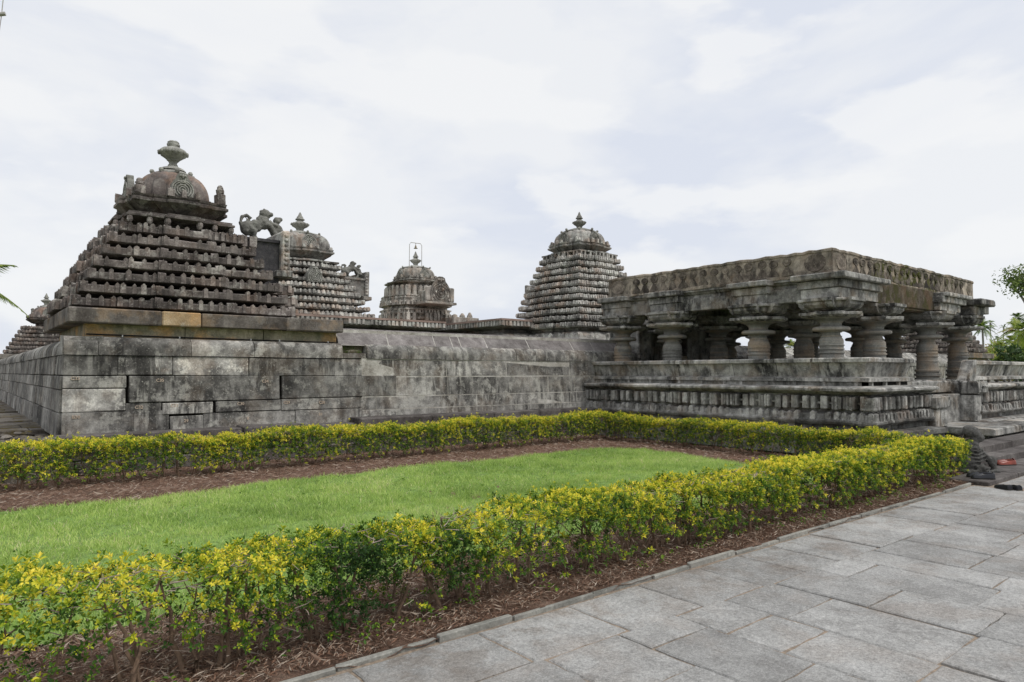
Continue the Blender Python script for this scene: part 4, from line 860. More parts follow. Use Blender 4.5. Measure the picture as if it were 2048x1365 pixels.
for ix, px in enumerate(PX):
    for iy, py in enumerate(PY):
        if protos is None:
            e0 = cm.build('pillar', M_COLUMN, pav, 25); s0_ = MB(); star_slab(s0_, .64, 2.737, 2.822); sl = s0_.build('abacus', M_PAV, e0); c_ = MB(); corbel(c_); co = c_.build('bracket', M_PAV, e0)
            protos = (e0, sl, co); e, a1, a2 = protos
        else:
            e = protos[0].copy(); COL.objects.link(e); a1 = protos[1].copy(); COL.objects.link(a1); a2 = protos[2].copy(); COL.objects.link(a2)
        e.parent = pav; e.matrix_parent_inverse = pav.matrix_world.inverted(); e.location = (px, py, 0); e.rotation_euler = (0, 0, 0)
        for q_ in (a1, a2): q_.parent = e; q_.matrix_parent_inverse = Matrix.Identity(4); q_.location = (0, 0, 0)
# beams
bm_ = MB()
for py in PY: bm_.box(13.97, 21.3, py - .16, py + .16, 3.092, 3.40, .35, .01, .004)
for px in PX: bm_.box(px - .157, px + .157, 6.65, 12.65, 3.095, 3.395, .35, .01, .004)
bm_.box(14.02, 21.8, 6.78, 12.8, 3.38, 3.66, .15); bm_.build('beam', M_PAV, pav)
# entablature with projections above the pillars: left (-X) side and front (-Y) side and the rest simple
en = MB()
def entab(fix, a, b, axis, s, t=None):
    prof = [(-.25, 3.10), (.0, 3.10), (.0, 3.30), (.03, 3.32), (.03, 3.335), (.0, 3.34), (.0, 3.47), (.05, 3.50), (.07, 3.53), (.12, 3.545), (.12, 3.60), (-.1, 3.63), (-.25, 3.63)]
    m = len(prof); V = []; tt = U(.35, .65) if t is None else t
    n = max(1, int((b - a) / .3))
    for i in range(n + 1):
        u = a + (b - a) * i / n
        for d, z in prof:
            z += U(-.004, .004); uu = u
            if i == 0: uu = u - (max(0, d) if s > 1 or s < -1 else 0)
            V.append((fix + (1 if s > 0 else -1) * d, uu, z) if axis == 'y' else (uu, fix + (1 if s > 0 else -1) * d, z))
    en.poly(V, [(i * m + k, i * m + (k + 1) % m, (i + 1) * m + (k + 1) % m, (i + 1) * m + k) for i in range(n) for k in range(m)] + [tuple(range(m)), tuple(n * m + k for k in range(m))], tt)
entab(13.92, 6.7, 12.9, 'y', -1)
for py in PY[1:]: en.box(13.66, 14.1, py - .42, py + .42, 3.105, 3.31, U(.4, .7), .012, .005); en.box(13.63, 14.1, py - .45, py + .45, 3.313, 3.475, U(.4, .7), .012, .005); en.box(13.50, 14.1, py - .50, py + .50, 3.48, 3.605, U(.4, .8), .02, .006)
en.box(13.62, 14.5, 6.42, 7.25, 3.105, 3.31, .6, .012, .005); en.box(13.58, 14.55, 6.38, 7.3, 3.313, 3.475, .5, .012, .005); en.box(13.44, 14.62, 6.24, 7.38, 3.48, 3.605, .5, .02, .006)
en.box(14.55, 15.55, 6.50, 6.9, 3.12, 3.34, .85, .012, .005); en.box(14.55, 15.60, 6.42, 6.9, 3.345, 3.50, .9, .012, .005); en.box(14.6, 15.75, 6.30, 6.9, 3.505, 3.615, .95, .02, .006)   # pale repaired cornice stone
en.box(18.9, 20.3, 6.44, 6.9, 3.15, 3.34, .9, .012, .005); en.box(18.85, 20.5, 6.36, 6.9, 3.345, 3.50, .95, .012, .005); en.box(18.95, 20.75, 6.28, 6.9, 3.505, 3.60, 1.0, .02, .006)
en.box(20.9, 21.6, 6.30, 7.0, 3.12, 3.36, .6, .02, .006); en.box(20.8, 21.9, 6.1, 7.0, 3.38, 3.55, .4, .03, .01)
en.box(21.7, 22.2, 6.35, 12.9, 3.2, 3.6, .3, .02, .006)
en.build('entablature', M_PAV, pav)
mossb = MB(); mossb.box(15.5, 18.95, 6.60, 6.95, 3.12, 3.64, .4, .03, .02); mossb.box(16.2, 18.4, 6.63, 6.9, 3.06, 3.13, .3, .02, .02)
mossb.build('mossy_beam', stone('mossy_beam_stone', (.045, .036, .025), (.085, .068, .045), (.16, .14, .11), moss=.85, mosscol=(.05, .048, .010), seed=30, rust=.4, rustcol=(.15, .085, .04), patch=.25, lich=(.33, .27, .23)), pav)
# roof band: tan plaster with relief medallions
rf_ = MB(); pl = run_plan(13.78, 22.0, 6.62, 12.85)
rf_.sweep(pl, [(-.1, 3.58), (.0, 3.60), (0, 3.66), (-.02, 3.68), (-.02, 4.07), (.0, 4.09), (.0, 4.135), (-.03, 4.15), (-.3, 4.16)], .55, .16, .014, tonejit=.25)
rf_.build('roof_band', M_ROOF, pav)
rl = MB()
def disc(P0, ud, nd, u, z, rx, rz, dep, t, n=14):
    V = []
    for d, k_s in ((0, 1.0), (dep, .92), (dep * .55, .55), (dep, .28)):
        for k in range(n): a = 2 * math.pi * k / n; V.append((P0[0] + ud[0] * (u + rx * k_s * math.cos(a)) + nd[0] * d, P0[1] + ud[1] * (u + rx * k_s * math.cos(a)) + nd[1] * d, z + rz * k_s * math.sin(a) + U(-.008, .008)))
    rl.poly(V, [(j * n + k, j * n + (k + 1) % n, (j + 1) * n + (k + 1) % n, (j + 1) * n + k) for j in range(3) for k in range(n)] + [tuple(3 * n + k for k in range(n))], t)
def reliefs(P0, ud, nd, Lg, n, big):
    disc(P0, ud, nd, .38, 3.88, .25, .19, .022, .85)
    disc(P0, ud, nd, Lg - .38, 3.88, .25, .19, .022, .85)
    for i in range(n):
        u = .85 + (Lg - 1.7) * (i + .5) / n + U(-.02, .02); w_ = (Lg - 1.7) / n; t = U(.15, .6)
        disc(P0, ud, nd, u, 3.965 + U(-.012, .012), w_ * U(.33, .39), U(.085, .10), .025, t, 12)
        V = [];  # waisted foot below the disc
        for d in (0, .018):
            for (a_, z_) in ((-.12, 3.87), (.12, 3.87), (.16, 3.83), (.40, 3.73), (.44, 3.67), (-.44, 3.67), (-.40, 3.73), (-.16, 3.83)): a2_ = a_ + U(-.04, .04); V.append((P0[0] + ud[0] * (u + a2_ * w_) + nd[0] * d, P0[1] + ud[1] * (u + a2_ * w_) + nd[1] * d, z_ + U(-.012, .012)))
        rl.poly(V, [tuple(range(8, 16))] + [(k, (k + 1) % 8, 8 + (k + 1) % 8, 8 + k) for k in range(8)], t)
reliefs((13.80, 6.62), (0, 1), (-1, 0), 6.23, 15, 1); rl.build('carved_medallions', M_RELIEF, pav)
rl = MB(); reliefs((13.78, 6.64), (1, 0), (0, -1), 8.22, 19, 1); rl.build('carved_medallions', M_RELIEF, pav)
# gateway behind the pavilion
gt = empty('gateway', (16.8, 13.3, .6), 'dark stone gateway with doorway at the back of the pavilion', 'gateway')
gm = MB(); gm.box(15.75, 16.55, 13.0, 14.6, .6, 3.3, .4, .02, .01); gm.box(17.55, 19.2, 13.0, 14.6, .6, 3.3, .35, .02, .01); gm.box(16.56, 17.54, 13.0, 14.6, 2.75, 3.3, .4, .02, .01); gm.box(15.2, 15.74, 12.95, 13.6, .6, 3.0, .7, .02, .01); gm.build('wall', M_PAV, gt)
gd = MB(); gd.box(16.5, 17.6, 13.9, 14.0, 1.4, 2.75, .5); gd.build('doorway', M_DOOR_SHADE, gt)  # black panel across the opening, its colour paints the darkness within
gd = MB(); gd.box(17.1, 17.54, 13.02, 13.4, 1.41, 2.1, .6, .02, .01); gd.build('door_jamb', M_COLUMN, gt)

# ------------------------------------------------------------------ hedges
def leaf_mesh(P, D, Nrm, Ls, wr, tone):
    """P base, D direction, Nrm approx normal, Ls length"""
    D = D / np.linalg.norm(D, axis=1, keepdims=True); S = np.cross(D, Nrm); S /= (np.linalg.norm(S, axis=1, keepdims=True) + 1e-9); Nn = np.cross(S, D)
    L_ = Ls[:, None]; w_ = L_ * wr; c = .12
    b = P; l1 = P + D * L_ * .32 + S * w_ * .9 + Nn * L_ * c; l2 = P + D * L_ * .68 + S * w_ * .75 + Nn * L_ * c * .8; tip = P + D * L_ - Nn * L_ * .12; r1 = P + D * L_ * .32 - S * w_ * .9 + Nn * L_ * c; r2 = P + D * L_ * .68 - S * w_ * .75 + Nn * L_ * c * .8; mid = P + D * L_ * .5
    V = np.stack([b, l1, l2, tip, r2, r1], 1).reshape(-1, 3); i = np.arange(len(P))[:, None] * 6
    F = np.concatenate([i + np.array([[0, 3, 2, 1]]), i + np.array([[0, 5, 4, 3]])], 1).reshape(-1, 4)
    return V, F, np.repeat(tone, 2)
def fbm1(x, seed):
    r_ = np.random.default_rng(seed); s = 0
    for k in range(5): f = 1.1 * 1.9 ** k; s = s + np.sin(x * f + r_.uniform(0, 6.28)) / 1.45 ** k
    return s / 2.4
def hedge(name, axis, a0, a1, c, w_, h, nclus, Ls, label, green_spots=(), seed=1, sparse=.35, zig=.0, stem_r=.014, kmin=5, yel=.0, skew=0., thin=()):
    root = empty(name, ((a0 + a1) / 2, c, 0) if axis == 'x' else (c, (a0 + a1) / 2, 0), label, 'hedge', 'golden leaved garden hedges'); rg = np.random.default_rng(seed)
    n = int(nclus * 2.2); u = rg.uniform(a0, a1, n); 
    # choose shell position: top, two sides, some inside
    hh = h * (1 + .10 * fbm1(u * 1.7, seed) + .06 * fbm1(u * 8, seed + 1)); ww = w_ / 2 * (1 + .17 * fbm1(u * 2.3, seed + 2))
    kind = rg.random(n); v = np.zeros(n); z = np.zeros(n); dv_ = np.zeros((n, 3))
    top = kind < .36; side = (kind >= .36) & (kind < .88); inn = kind >= .88
    v[top] = rg.uniform(-1, 1, top.sum()); z[top] = 1 - .10 * np.abs(rg.normal(0, 1, top.sum())) - .12 * np.abs(v[top]) ** 3
    sgn = np.where(rg.random(n) < .5, -1, 1); z[side] = rg.uniform(0, 1, side.sum()) ** .72; v[side] = sgn[side] * (1 - .22 * np.abs(rg.normal(0, .8, side.sum()))) * (.62 + .42 * z[side] ** .8 - .22 * np.clip(z[side] - .8, 0, 1))
    v[inn] = rg.uniform(-.7, .7, inn.sum()); z[inn] = rg.uniform(.2, .95, inn.sum())
    # gaps: low down and in patches
    gap = fbm1(u * 4.3 + v * 1.7, seed + 5) + .8 * fbm1(z * h * 14 + u * 3.1, seed + 6) + .5 * fbm1(u * 13 + z * 5, seed + 7); keep = (gap > -.72 + sparse * 1.1 * (1 - z)) & (rg.random(n) < np.clip((z - .03) * 3.0, .06, 1)) & (z > .07)
    for (gc, gw, am) in thin: keep &= rg.random(n) > am * np.exp(-((u - gc) / gw) ** 2) * np.clip(1.25 - .6 * z, 0, 1)
    idx = np.nonzero(keep)[0][:nclus]; u, v, z, hh, ww, top, side, sgn, inn = [q[idx] for q in (u, v, z, hh, ww, top, side, sgn, inn)]; n = len(idx)
    zz = z * hh; vv = v * ww; dirv = np.stack([rg.normal(0, .45, n), np.where(side, np.sign(v) * 1.0, v * .4) + rg.normal(0, .3, n), np.where(side, .55, 1.3) + rg.normal(0, .3, n)], 1)
    P0 = np.stack([u, vv, zz], 1)
    # long shoots that stick out of the top
    ls = rg.random(n) < .05 * top; P0[ls, 2] += rg.uniform(.02, .09, ls.sum()); csz = rg.uniform(.6, 1.25, n)
    patch = fbm1(u * 2.6 + v, seed + 8) * .12 + fbm1(u * 9 + zz * 20, seed + 9) * .10
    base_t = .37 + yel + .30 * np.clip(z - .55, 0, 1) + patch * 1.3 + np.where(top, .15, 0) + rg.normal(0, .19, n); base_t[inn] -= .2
    for (gc, gw) in green_spots: base_t -= .5 * np.exp(-((u - gc) / gw) ** 2)
    k = kmin + 2; Ps, Ds, Ns, Ts, Lss = [], [], [], [], []
    D0 = dirv / np.linalg.norm(dirv, axis=1, keepdims=True); A = np.cross(D0, rg.normal(0, 1, (n, 3))); A /= np.linalg.norm(A, axis=1, keepdims=True); B = np.cross(D0, A)
    for j in range(k):
        ph = j * 2.4 + rg.uniform(-.4, .4, n); rad = A * np.cos(ph)[:, None] + B * np.sin(ph)[:, None]; t = j / (k - 1)
        Ps.append(P0 + D0 * (Ls * .8 * t) + rad * .004); Ds.append(D0 * (.25 + .9 * t) + rad * (1 - .35 * t) + rg.normal(0, .15, (n, 3))); Ns.append(D0 - rad * .3 + np.array([[0, 0, .5]]))
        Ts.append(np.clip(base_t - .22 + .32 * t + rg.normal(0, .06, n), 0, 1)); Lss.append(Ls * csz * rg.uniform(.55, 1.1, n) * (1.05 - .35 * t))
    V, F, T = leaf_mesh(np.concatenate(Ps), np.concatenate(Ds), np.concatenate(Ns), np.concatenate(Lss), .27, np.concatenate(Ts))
    V[:, 2] = np.maximum(V[:, 2], .015)
    if axis == 'x': V = V + np.array([[0, c, 0]]); V[:, 1] += skew * (V[:, 0] - a0)
    else: V = np.stack([V[:, 1] + c, V[:, 0], V[:, 2]], 1); F = F[:, ::-1]
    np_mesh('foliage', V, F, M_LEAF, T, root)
    # stems
    st = MB(); tw_ = MB(); x = a0 + .08; rr = random.Random(seed * 31)
    def W(u_, v_, z_): return (u_, c + v_ + skew * (u_ - a0), z_) if axis == 'x' else (c + v_, u_, z_)
    while x < a1 - .05:
        for q in range(rr.choice((1, 2, 2, 3, 4))):
            bx, bv = x + rr.uniform(-.07, .07), rr.uniform(-.06, .06); p = [Vector((bx, bv, -.02))]; lean = rr.uniform(-.38, .38); lv = rr.uniform(-.25, .25); top_ = h * rr.uniform(.7, .96); K = 6
            for k_ in range(1, K + 1): t = k_ / K; p.append(Vector((bx + lean * top_ * t + rr.uniform(-.018, .018), bv + lv * top_ * t + rr.uniform(-.018, .018), top_ * t)))
            r0 = stem_r * rr.uniform(.4, 1.25); st.tube([W(*q_) for q_ in p], [r0 * (1.35 if k_ == 0 else (1 - .65 * k_ / K)) for k_ in range(K + 1)], 6, rr.random())
            for b in range(4):
                k_ = rr.randint(2, K - 1); s_ = p[k_]; d = Vector((rr.uniform(-1, 1), rr.uniform(-1, 1), rr.uniform(.1, 1))).normalized() * rr.uniform(.08, .24); m_ = s_ + d * .5 + Vector((rr.uniform(-.02, .02),) * 3); e_ = s_ + d
                e_.z = min(e_.z, h * 1.0); st.tube([W(*s_), W(*m_), W(*e_)], [r0 * .42, r0 * .3, r0 * .16], 4, rr.random(), False)
        x += rr.uniform(.16, .34)
    for k_ in range(int((a1 - a0) * 230)):   # clipped grey twigs under and over the top
        u_ = rr.uniform(a0, a1); v_ = rr.uniform(-w_ / 2, w_ / 2); z_ = h * rr.uniform(.78, 1.0) if rr.random() < .6 else h * rr.uniform(.2, .8); d = Vector((rr.uniform(-1, 1), rr.uniform(-.8, .8), rr.uniform(-.1, .55))) * rr.uniform(.04, .12)
        tw_.tube([W(u_, v_, z_), W(u_ + d.x * .5 + .006, v_ + d.y * .5, z_ + d.z * .4), W(u_ + d.x, v_ + d.y, z_ + d.z)], [.0032, .0028, .0015], 3, rr.random(), False)
    st.build('stems', M_BARK, root, 60); tag(tw_.build('twigs', M_TWIG, root), kind='stuff'); return root
hedge('garden_hedge', 'x', -.9, 12.05, 3.97, .50, .60, 22500, .032, 'long yellow green hedge in front, beside the paved path', green_spots=((1.95, .22), (2.6, .12), (-.2, .15)), seed=3, sparse=.72, stem_r=.014, yel=.12, thin=((.75, .5, .75), (3.1, .35, .45), (4.4, .4, .35), (-.3, .5, .5)))
hedge('garden_hedge', 'x', -2.2, 12.3, 11.42, .44, .62, 23000, .036, 'far yellow green hedge running along the foot of the block wall', seed=5, sparse=.3, stem_r=.010, kmin=4, yel=.15)
hedge('garden_hedge', 'y', 4.75, 11.25, 12.15, .42, .58, 9500, .036, 'short hedge crossing between the other two below the pavilion plinth', seed=9, sparse=.3, stem_r=.010, kmin=4, yel=.13)

# weeds at the foot of the near hedge
wd_ = []
rg = np.random.default_rng(77)
for k in range(70):
    x_, y_ = rg.uniform(.6, 11.8), rg.choice([3.68, 3.75, 4.3]) + rg.uniform(-.08, .12); m = int(rg.integers(5, 16)); P = np.tile([[x_, y_, .02]], (m, 1)) + np.concatenate([rg.normal(0, .035, (m, 2)), rg.uniform(0, .06, (m, 1))], 1)
    D = rg.normal(0, 1, (m, 3)); D[:, 2] = np.abs(D[:, 2]) * .7; wd_.append(leaf_mesh(P, D, np.tile([[0, 0, 1.]], (m, 1)), rg.uniform(.02, .04, m), .3, rg.uniform(.2, .55, m)))
for k in range(170):
    x_, y_ = rg.uniform(.3, 10.2), rg.uniform(5.0, 9.6); m = int(rg.integers(6, 14)); P = np.tile([[x_, y_, .035]], (m, 1)) + np.concatenate([rg.normal(0, .03, (m, 2)), rg.uniform(0, .03, (m, 1))], 1)
    D = rg.normal(0, 1, (m, 3)); D[:, 2] = np.abs(D[:, 2]) * .5; wd_.append(leaf_mesh(P, D, np.tile([[0, 0, 1.]], (m, 1)), rg.uniform(.015, .032, m), .35, rg.uniform(.25, .5, m)))
V, F, T = cat(wd_); tag(np_mesh('small_weeds', V, F, M_LEAF, T), 'small green weeds and seedlings sprouting in the mulch and the lawn', 'weeds', kind='stuff')

# ------------------------------------------------------------------ broken figure and shoes
fg = MB(); fx, fy = 12.62, 3.92
fg.blob((0, 0, .60), (.15, .11, .10), (0, R(28), R(-10))); fg.blob((.07, -.02, .53), (.10, .09, .085), (0, R(35), 0)); fg.blob((-.17, .06, .60), (.075, .06, .055)); fg.tube([(.02, 0, .52), (0, .0, .42)], [.08, .10], 9)
fg.blob((-.02, 0, .37), (.13, .10, .10)); fg.blob((.0, 0, .22), (.15, .12, .16)); fg.blob((-.10, 0, .15), (.14, .13, .16))
for k in range(5): fg.tube([(.10 + .015 * k, -.10, .36 - .055 * k), (.0, -.13, .32 - .055 * k), (-.12, -.11, .34 - .055 * k)], .013, 6)
fg.tube([(.07, -.04, .35), (.16, -.07, .24), (.24, -.08, .15)], [.04, .045, .05], 8); fg.blob((.25, -.08, .17), (.075, .065, .08)); fg.tube([(.25, -.08, .15), (.28, -.10, .05), (.33, -.12, .03)], [.06, .045, .03], 8)
fg.blob((.05, -.12, .06), (.11, .07, .05)); fg.box(-.22, .32, -.17, .14, -.01, .035)
fg.xform(Matrix.Translation((fx - .25, fy - .1, .055)) @ Matrix.Rotation(R(-35), 4, 'Z')); o = fg.build('broken_figure', M_CARV); fuse(o, .012); tag(o, 'broken dark stone figure with draped body standing at the end of the front hedge', 'statue')
def shoe(x, y, z, rz, mat, label, grp, open_=False, L_=.28):
    root = empty('shoe', (x, y, z), label, 'shoe', grp); st = [(-.5, .062, .075), (-.44, .078, .085), (-.3, .075, .082), (-.15, .07, .075), (0, .078, .066), (.12, .088, .060), (.27, .09, .052), (.4, .075, .042), (.48, .045, .03), (.505, .01, .012)]
    if open_: st = [(p, w_, hh * .75) for p, w_, hh in st]
    m = MB(); V = []; n = 14
    for (p, w_, hh) in st:
        for k in range(n):
            a = 2 * math.pi * k / n; cy_ = math.cos(a) * w_ / 2 * 1.08; cz = .012 + max(0, math.sin(a)) ** .75 * hh if math.sin(a) > 0 else .010
            V.append((p * L_, cy_, cz))
    F = [(i * n + k, (i + 1) * n + k, (i + 1) * n + (k + 1) % n, i * n + (k + 1) % n) for i in range(len(st) - 1) for k in range(n)]
    # opening: leave out the top faces at the back half
    F = [f for f in F if not (f[0] // n in (1, 2, 3) and (f[0] % n) in (2, 3, 4))] + [tuple(range(n))[::-1]]
    m.poly(V, F, .5); M_ = Matrix.Translation((x, y, z)) @ Matrix.Rotation(rz, 4, 'Z'); m.xform(M_); u = m.build('upper', mat, root, 50)
    s = MB(); V = []
    for zz in (0, .012):
        V += [(p * L_ * 1.02, w_ * .57, zz) for p, w_, _ in st] + [(p * L_ * 1.02, -w_ * .57, zz) for p, w_, _ in st[::-1]]
    m2 = len(st) * 2; s.poly(V, [tuple(range(m2)), tuple(range(m2, 2 * m2))] + [(k, (k + 1) % m2, m2 + (k + 1) % m2, m2 + k) for k in range(m2)]); s.xform(M_); s.build('sole', M_SOLE, root)
    i_ = MB(); i_.poly([(-.46 * L_, .028, .022), (-.46 * L_, -.028, .022), (.1 * L_, -.034, .022), (.1 * L_, .034, .022)], [(0, 1, 2, 3)]); i_.xform(M_); i_.build('insole', M_INNER, root)
    t = MB(); t.tube([(.02 * L_, -.036, .05), (.05 * L_, -.02, .064 if not open_ else .05), (.05 * L_, .02, .064 if not open_ else .05), (.02 * L_, .036, .05)], .006, 6); t.xform(M_); t.build('strap', mat, root)
shoe(11.62, 3.47, .055, R(128), M_BLACK, 'black loafer nearer the path on the raised slab before the broken figure', 'shoes left before the steps', L_=.30)
shoe(11.74, 3.56, .055, R(122), M_BLACK, 'black loafer behind its mate, nearer the broken figure', 'shoes left before the steps', L_=.30)
shoe(13.62, 3.72, .055, R(150), M_RED, 'red brown loafer nearer the path, right of the broken figure', 'shoes left before the steps', L_=.32)
shoe(13.78, 3.79, .055, R(140), M_RED, 'red brown loafer closer to the steps, behind its mate', 'shoes left before the steps', L_=.32)
shoe(11.17, 3.10, .005, R(60), M_BLACK, 'flat black slip-on with tan lining, left one of the pair on the path', 'shoes left before the steps', True, .24)
shoe(11.25, 3.00, .005, R(52), M_BLACK, 'flat black slip-on with tan lining, right one of the pair on the path', 'shoes left before the steps', True, .24)

# ------------------------------------------------------------------ trees beyond
def frond(Vs, Fs, Ts, o, az, el, Lg, droop, wleaf, nl, rg, tone):
    az_d = np.array([math.cos(az), math.sin(az), 0]); pts = []
    for k in range(9):
        t = k / 8; pts.append(np.array(o) + az_d * Lg * (t * math.cos(el)) * (1 - .15 * t) + np.array([0, 0, Lg * (math.sin(el) * t - droop * t * t)]))
    pts = np.array(pts); side = np.cross(az_d, [0, 0, 1.]); n = nl; ts = np.linspace(.10, 1, n); base = np.stack([np.interp(ts, np.linspace(0, 1, 9), pts[:, i]) for i in range(3)], 1)
    tan = np.gradient(base, axis=0); tan /= np.linalg.norm(tan, axis=1, keepdims=True)
    for s in (-1, 1):
        L_ = wleaf * np.sin(np.clip(ts * 1.15, 0, 1) * np.pi * .86 + .25) * rg.uniform(.8, 1.15, n); d = side[None] * s + tan * .6 + np.array([[0, 0, -.45]]) * rg.uniform(.4, 1.3, (n, 1)); d /= np.linalg.norm(d, axis=1, keepdims=True)
        wv = tan * wleaf * .07; a = base - wv; b = base + wv; c = base + d * L_[:, None]
        i0 = sum(len(q) for q in Vs); Vs.append(np.stack([a, b, c], 1).reshape(-1, 3)); Fs.append(i0 + np.arange(n * 3).reshape(-1, 3)); Ts.append(np.clip(rg.normal(tone, .08, n), 0, 1))
    wv = np.array([0, 0, 1.]) * wleaf * .02; i0 = sum(len(q) for q in Vs); Vs.append(np.concatenate([pts - wv, pts + wv])); Fs.append(i0 + np.array([[k, k + 1, 9 + k + 1] for k in range(8)] + [[k, 9 + k + 1, 9 + k] for k in range(8)])); Ts.append(np.full(16, .85))
def palm(x, y, h, crown_r, label, seed, kind='coconut', tone=.5, lean=.04, nl=26, nf=None, grp='palm trees beyond the temple'):
    rg = np.random.default_rng(seed); root = empty('palm_tree', (x, y, 0), label, 'palm tree', grp)
    t = MB(); lx, ly = rg.uniform(-lean, lean) * h, rg.uniform(-lean, lean) * h; r0 = .095 if kind == 'coconut' else .055
    P = [(x + lx * (k / 8) ** 2, y + ly * (k / 8) ** 2, h * k / 8) for k in range(9)]; t.tube(P, [r0 * (1.4 - .6 * k / 8) for k in range(9)], 8)
    if kind != 'coconut': t.tube([P[-1], (P[-1][0], P[-1][1], h + .5)], [.12, .08], 8)
    t.build('trunk', M_TRUNK, root); Vs, Fs, Ts = [], [], []; top = (P[-1][0], P[-1][1], h + (.0 if kind == 'coconut' else .5)); nf = nf or (24 if kind == 'coconut' else 11)
    for k in range(nf): frond(Vs, Fs, Ts, top, rg.uniform(0, 6.28) if kind != 'coconut' else k * 2.4 + rg.uniform(-.3, .3), R(rg.uniform(-30, 75)), crown_r * rg.uniform(.8, 1.1), rg.uniform(.35, .8), crown_r * .24, nl, rg, tone + rg.uniform(-.2, .25))
    np_mesh('crown', np.concatenate(Vs), np.concatenate(Fs), M_PALM, np.concatenate(Ts), root); return root
def pix(u, dist):      # compass bearing helper: a spot on the ground along a direction from the viewpoint
    a = R(51) - math.atan((u - 1024) / 1365); return dist * math.cos(a), dist * math.sin(a)
pal = [(1984, 92, 7.4, 1.0, 'areca', .45, 'slender tall palm peeking above the pavilion roof edge'), (1968, 70, 6.0, 1.7, 'coconut', .4, 'bushy coconut palm partly behind the pavilion roof edge'),
    (1990, 88, 4.6, 1.8, 'coconut', .75, 'yellowish low palm left of the slender ones'), (2020, 95, 5.6, 2.2, 'coconut', .6, 'middle coconut palm among the bright undergrowth'), (2037, 78, 6.0, 2.6, 'coconut', .85, 'widest coconut palm at the right edge with dry fronds'),
    (2039, 90, 8.3, 1.6, 'coconut', .3, 'high dark coconut palm crowning the right edge'), (2004, 100, 7.3, .8, 'areca', .3, 'thin bare-topped palm right of the slender one'), (2003, 82, 4.4, 1.9, 'coconut', .8, 'bright young palm low behind the right bench'),
    (2028, 86, 4.4, 1.8, 'areca', .7, 'short areca palm at the right behind the bench'), (1582, 75, 4.6, 1.8, 'coconut', .75, 'yellow green palm seen between the pavilion pillars'), (2060, 70, 5.5, 2.3, 'coconut', .6, 'coconut palm just at the right frame edge'),
    (1994, 97, 5.6, 1.2, 'areca', .5, 'slim areca palm between the lower crowns left of centre'), (2046, 84, 5.0, 1.9, 'coconut', .7, 'low coconut palm at the very frame edge')]
for i, (u, d, h, cr, kd, tn, lab) in enumerate(pal):
    x, y = pix(u, d * 1.15); palm(x, y, h, cr, lab, 40 + i, kd, tn, nl=30)
def leafy(x, y, z0, rx, rz_, n, ls, label, seed, tone=.5, name='tree', trunk=True, clumps=16, cat_='tree', mat=None, grp='broadleaf trees beyond the temple'):
    rg = np.random.default_rng(seed); root = empty(name, (x, y, 0), label, cat_, grp)
    C = rg.normal(0, 1, (clumps, 3)); C /= np.linalg.norm(C, axis=1, keepdims=True); C *= rg.uniform(.35, 1, (clumps, 1)); C = C * np.array([[rx * .8, rx * .8, rz_ * .8]]) + np.array([[x, y, z0 + rz_]])
    k = rg.integers(0, clumps, n); d = rg.normal(0, 1, (n, 3)); d /= np.linalg.norm(d, axis=1, keepdims=True); P = C[k] + d * (rx * .38) * rg.uniform(.3, 1, (n, 1)) ** .5 * np.array([[1, 1, .75]])
    V, F, T = leaf_mesh(P, rg.normal(0, 1, (n, 3)), d + np.array([[0, 0, .6]]), rg.uniform(.6, 1.2, n) * ls, .3, np.clip(tone + (rg.random(clumps)[k] - .5) * .5 + rg.normal(0, .1, n), 0, 1)); np_mesh('crown', V, F, mat or M_TREE, T, root)
    t = MB(); zc = z0 + rz_; t.tube([(x, y, 0), (x + .1, y, zc * .5), (x, y + .1, zc)], [rx * .09, rx * .07, rx * .04], 8)
    for c in C: t.tube([(x, y, zc * .55), ((x + c[0]) / 2, (y + c[1]) / 2, zc * .55 + (c[2] - zc * .55) * .6), tuple(c)], [rx * .035, rx * .025, rx * .012], 5)
    t.build('trunk', M_TRUNK, root)
x, y = pix(2085, 38); leafy(x, y, 4.6, 1.75, 1.0, 2600, .13, 'dark leafy tree reaching in from the right edge of the frame', 61, .75, clumps=34, grp=None)
bushes = [(1470, 90, 3.4, .35), (1545, 70, 3.9, .7), (1600, 95, 4.2, .8), (1625, 80, 3.6, .6), (1700, 100, 3.6, .5), (1975, 75, 3.4, .95), (1998, 66, 3.2, .9), (2020, 72, 3.8, .85), (2044, 60, 3.3, .5), (2010, 90, 4.6, .8), (2040, 96, 4.8, .7), (1985, 100, 4.6, .6), (2070, 80, 5, .6), (1945, 90, 4.0, .5)]
words = ['faint tree glimpsed leftmost between the pillars', 'leafy yellow bush framed between two pillars', 'bright bush seen just left of the corner pillar', 'green bush glimpsed right of the corner pillar', 'low green bush far behind the middle pillars', 'bright yellow green bush beside the pavilion end', 'low lime bush above the right bench back', 'lime green bush between the palms at right', 'dark green shrub low at the right frame edge', 'pale tree behind the palms at right', 'tall pale tree at the right edge beyond the palms', 'tree behind the slender palms', 'green tree beyond the right frame edge', 'bush hidden behind the last pillars']
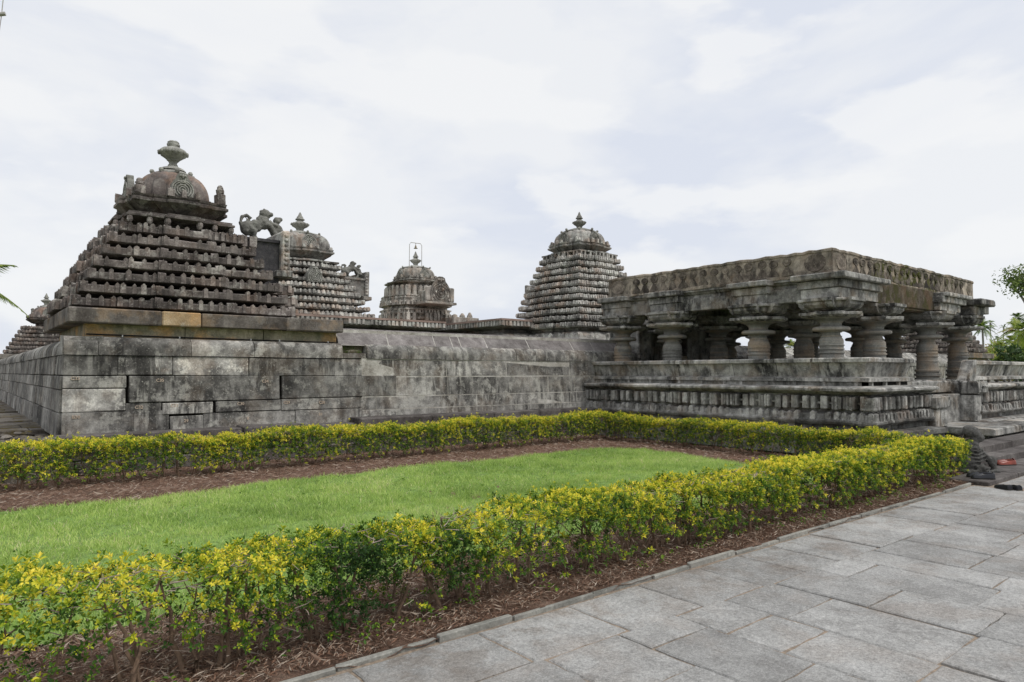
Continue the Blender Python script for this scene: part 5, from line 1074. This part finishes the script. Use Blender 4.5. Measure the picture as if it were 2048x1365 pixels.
for i, (u, d, h, tn) in enumerate(bushes):
    x, y = pix(u, d * 1.1); leafy(x, y, .3, h * .75, h * .5, 2600, .36, words[i] + ', beyond the wall', 80 + i, tn, 'bush' if h < 4.5 else 'tree', clumps=18, cat_='bush' if h < 4.5 else 'tree', mat=M_PALM if tn > .55 else M_TREE, grp='greenery beyond the compound wall')
# palm at the left, its fronds reaching into the frame
rg = np.random.default_rng(5); px_, py_ = pix(-128, 17); lp = empty('palm_tree', (px_, py_, 0), 'palm outside the left edge with drooping frond tips reaching into the frame', 'palm tree')
t = MB(); t.tube([(px_, py_, 0), (px_, py_, 2), (px_ + .05, py_, 3.6)], [.2, .17, .14], 9); t.build('trunk', M_TRUNK, lp); Vs, Fs, Ts = [], [], []
ra = R(51 - 90)
for az, el, Lg, dr in ((ra + .1, R(8), 1.60, .10), (ra - .3, R(-4), 1.62, .32), (ra + .5, R(-14), 1.70, .26), (ra + 2, R(30), 1.8, .5), (ra + 3, R(20), 1.8, .4), (ra + 3.8, R(50), 1.8, .5), (ra - 1.4, R(30), 1.8, .6), (ra - 2.2, R(10), 1.8, .4)):
    frond(Vs, Fs, Ts, (px_, py_, 3.6), az, el, Lg, dr, .42, 60, rg, .62)
np_mesh('crown', np.concatenate(Vs), np.concatenate(Fs), M_PALM, np.concatenate(Ts), lp)
# utility pole whose arm end and wire show in the top left corner
ux_, uy_ = pix(-170, 13); ex, ey = pix(-13, 12.6); up_ = empty('utility_pole', (ux_, uy_, 0), 'utility pole left of the frame, only its arm end and a wire showing top left', 'utility pole')
p_ = MB(); p_.tube([(ux_, uy_, 0), (ux_, uy_, 9.2)], [.13, .09], 10); p_.build('pole', M_TRUNK, up_)
zz = 1.6 + (745 - 21) / 1365 * 12.6 * math.cos(math.atan(1011 / 1365)); p_ = MB(); p_.tube([(ux_, uy_, zz - .25), (ex, ey, zz + .02)], .03, 8); p_.build('cross_arm', M_METAL, up_)
a_ = Vector(((ex * .95 + ux_ * .05), (ey * .95 + uy_ * .05), zz)); p_ = MB(); p_.tube([a_ + Vector((.15, 0, 3)), a_ + Vector((.02, 0, .4)), a_, a_ + Vector((-.03, 0, -.35)), a_ + Vector((-.12, -.03, -1.0)), a_ + Vector((-.5, -.1, -2.5))], .007, 5); p_.build('wire', M_METAL, up_)
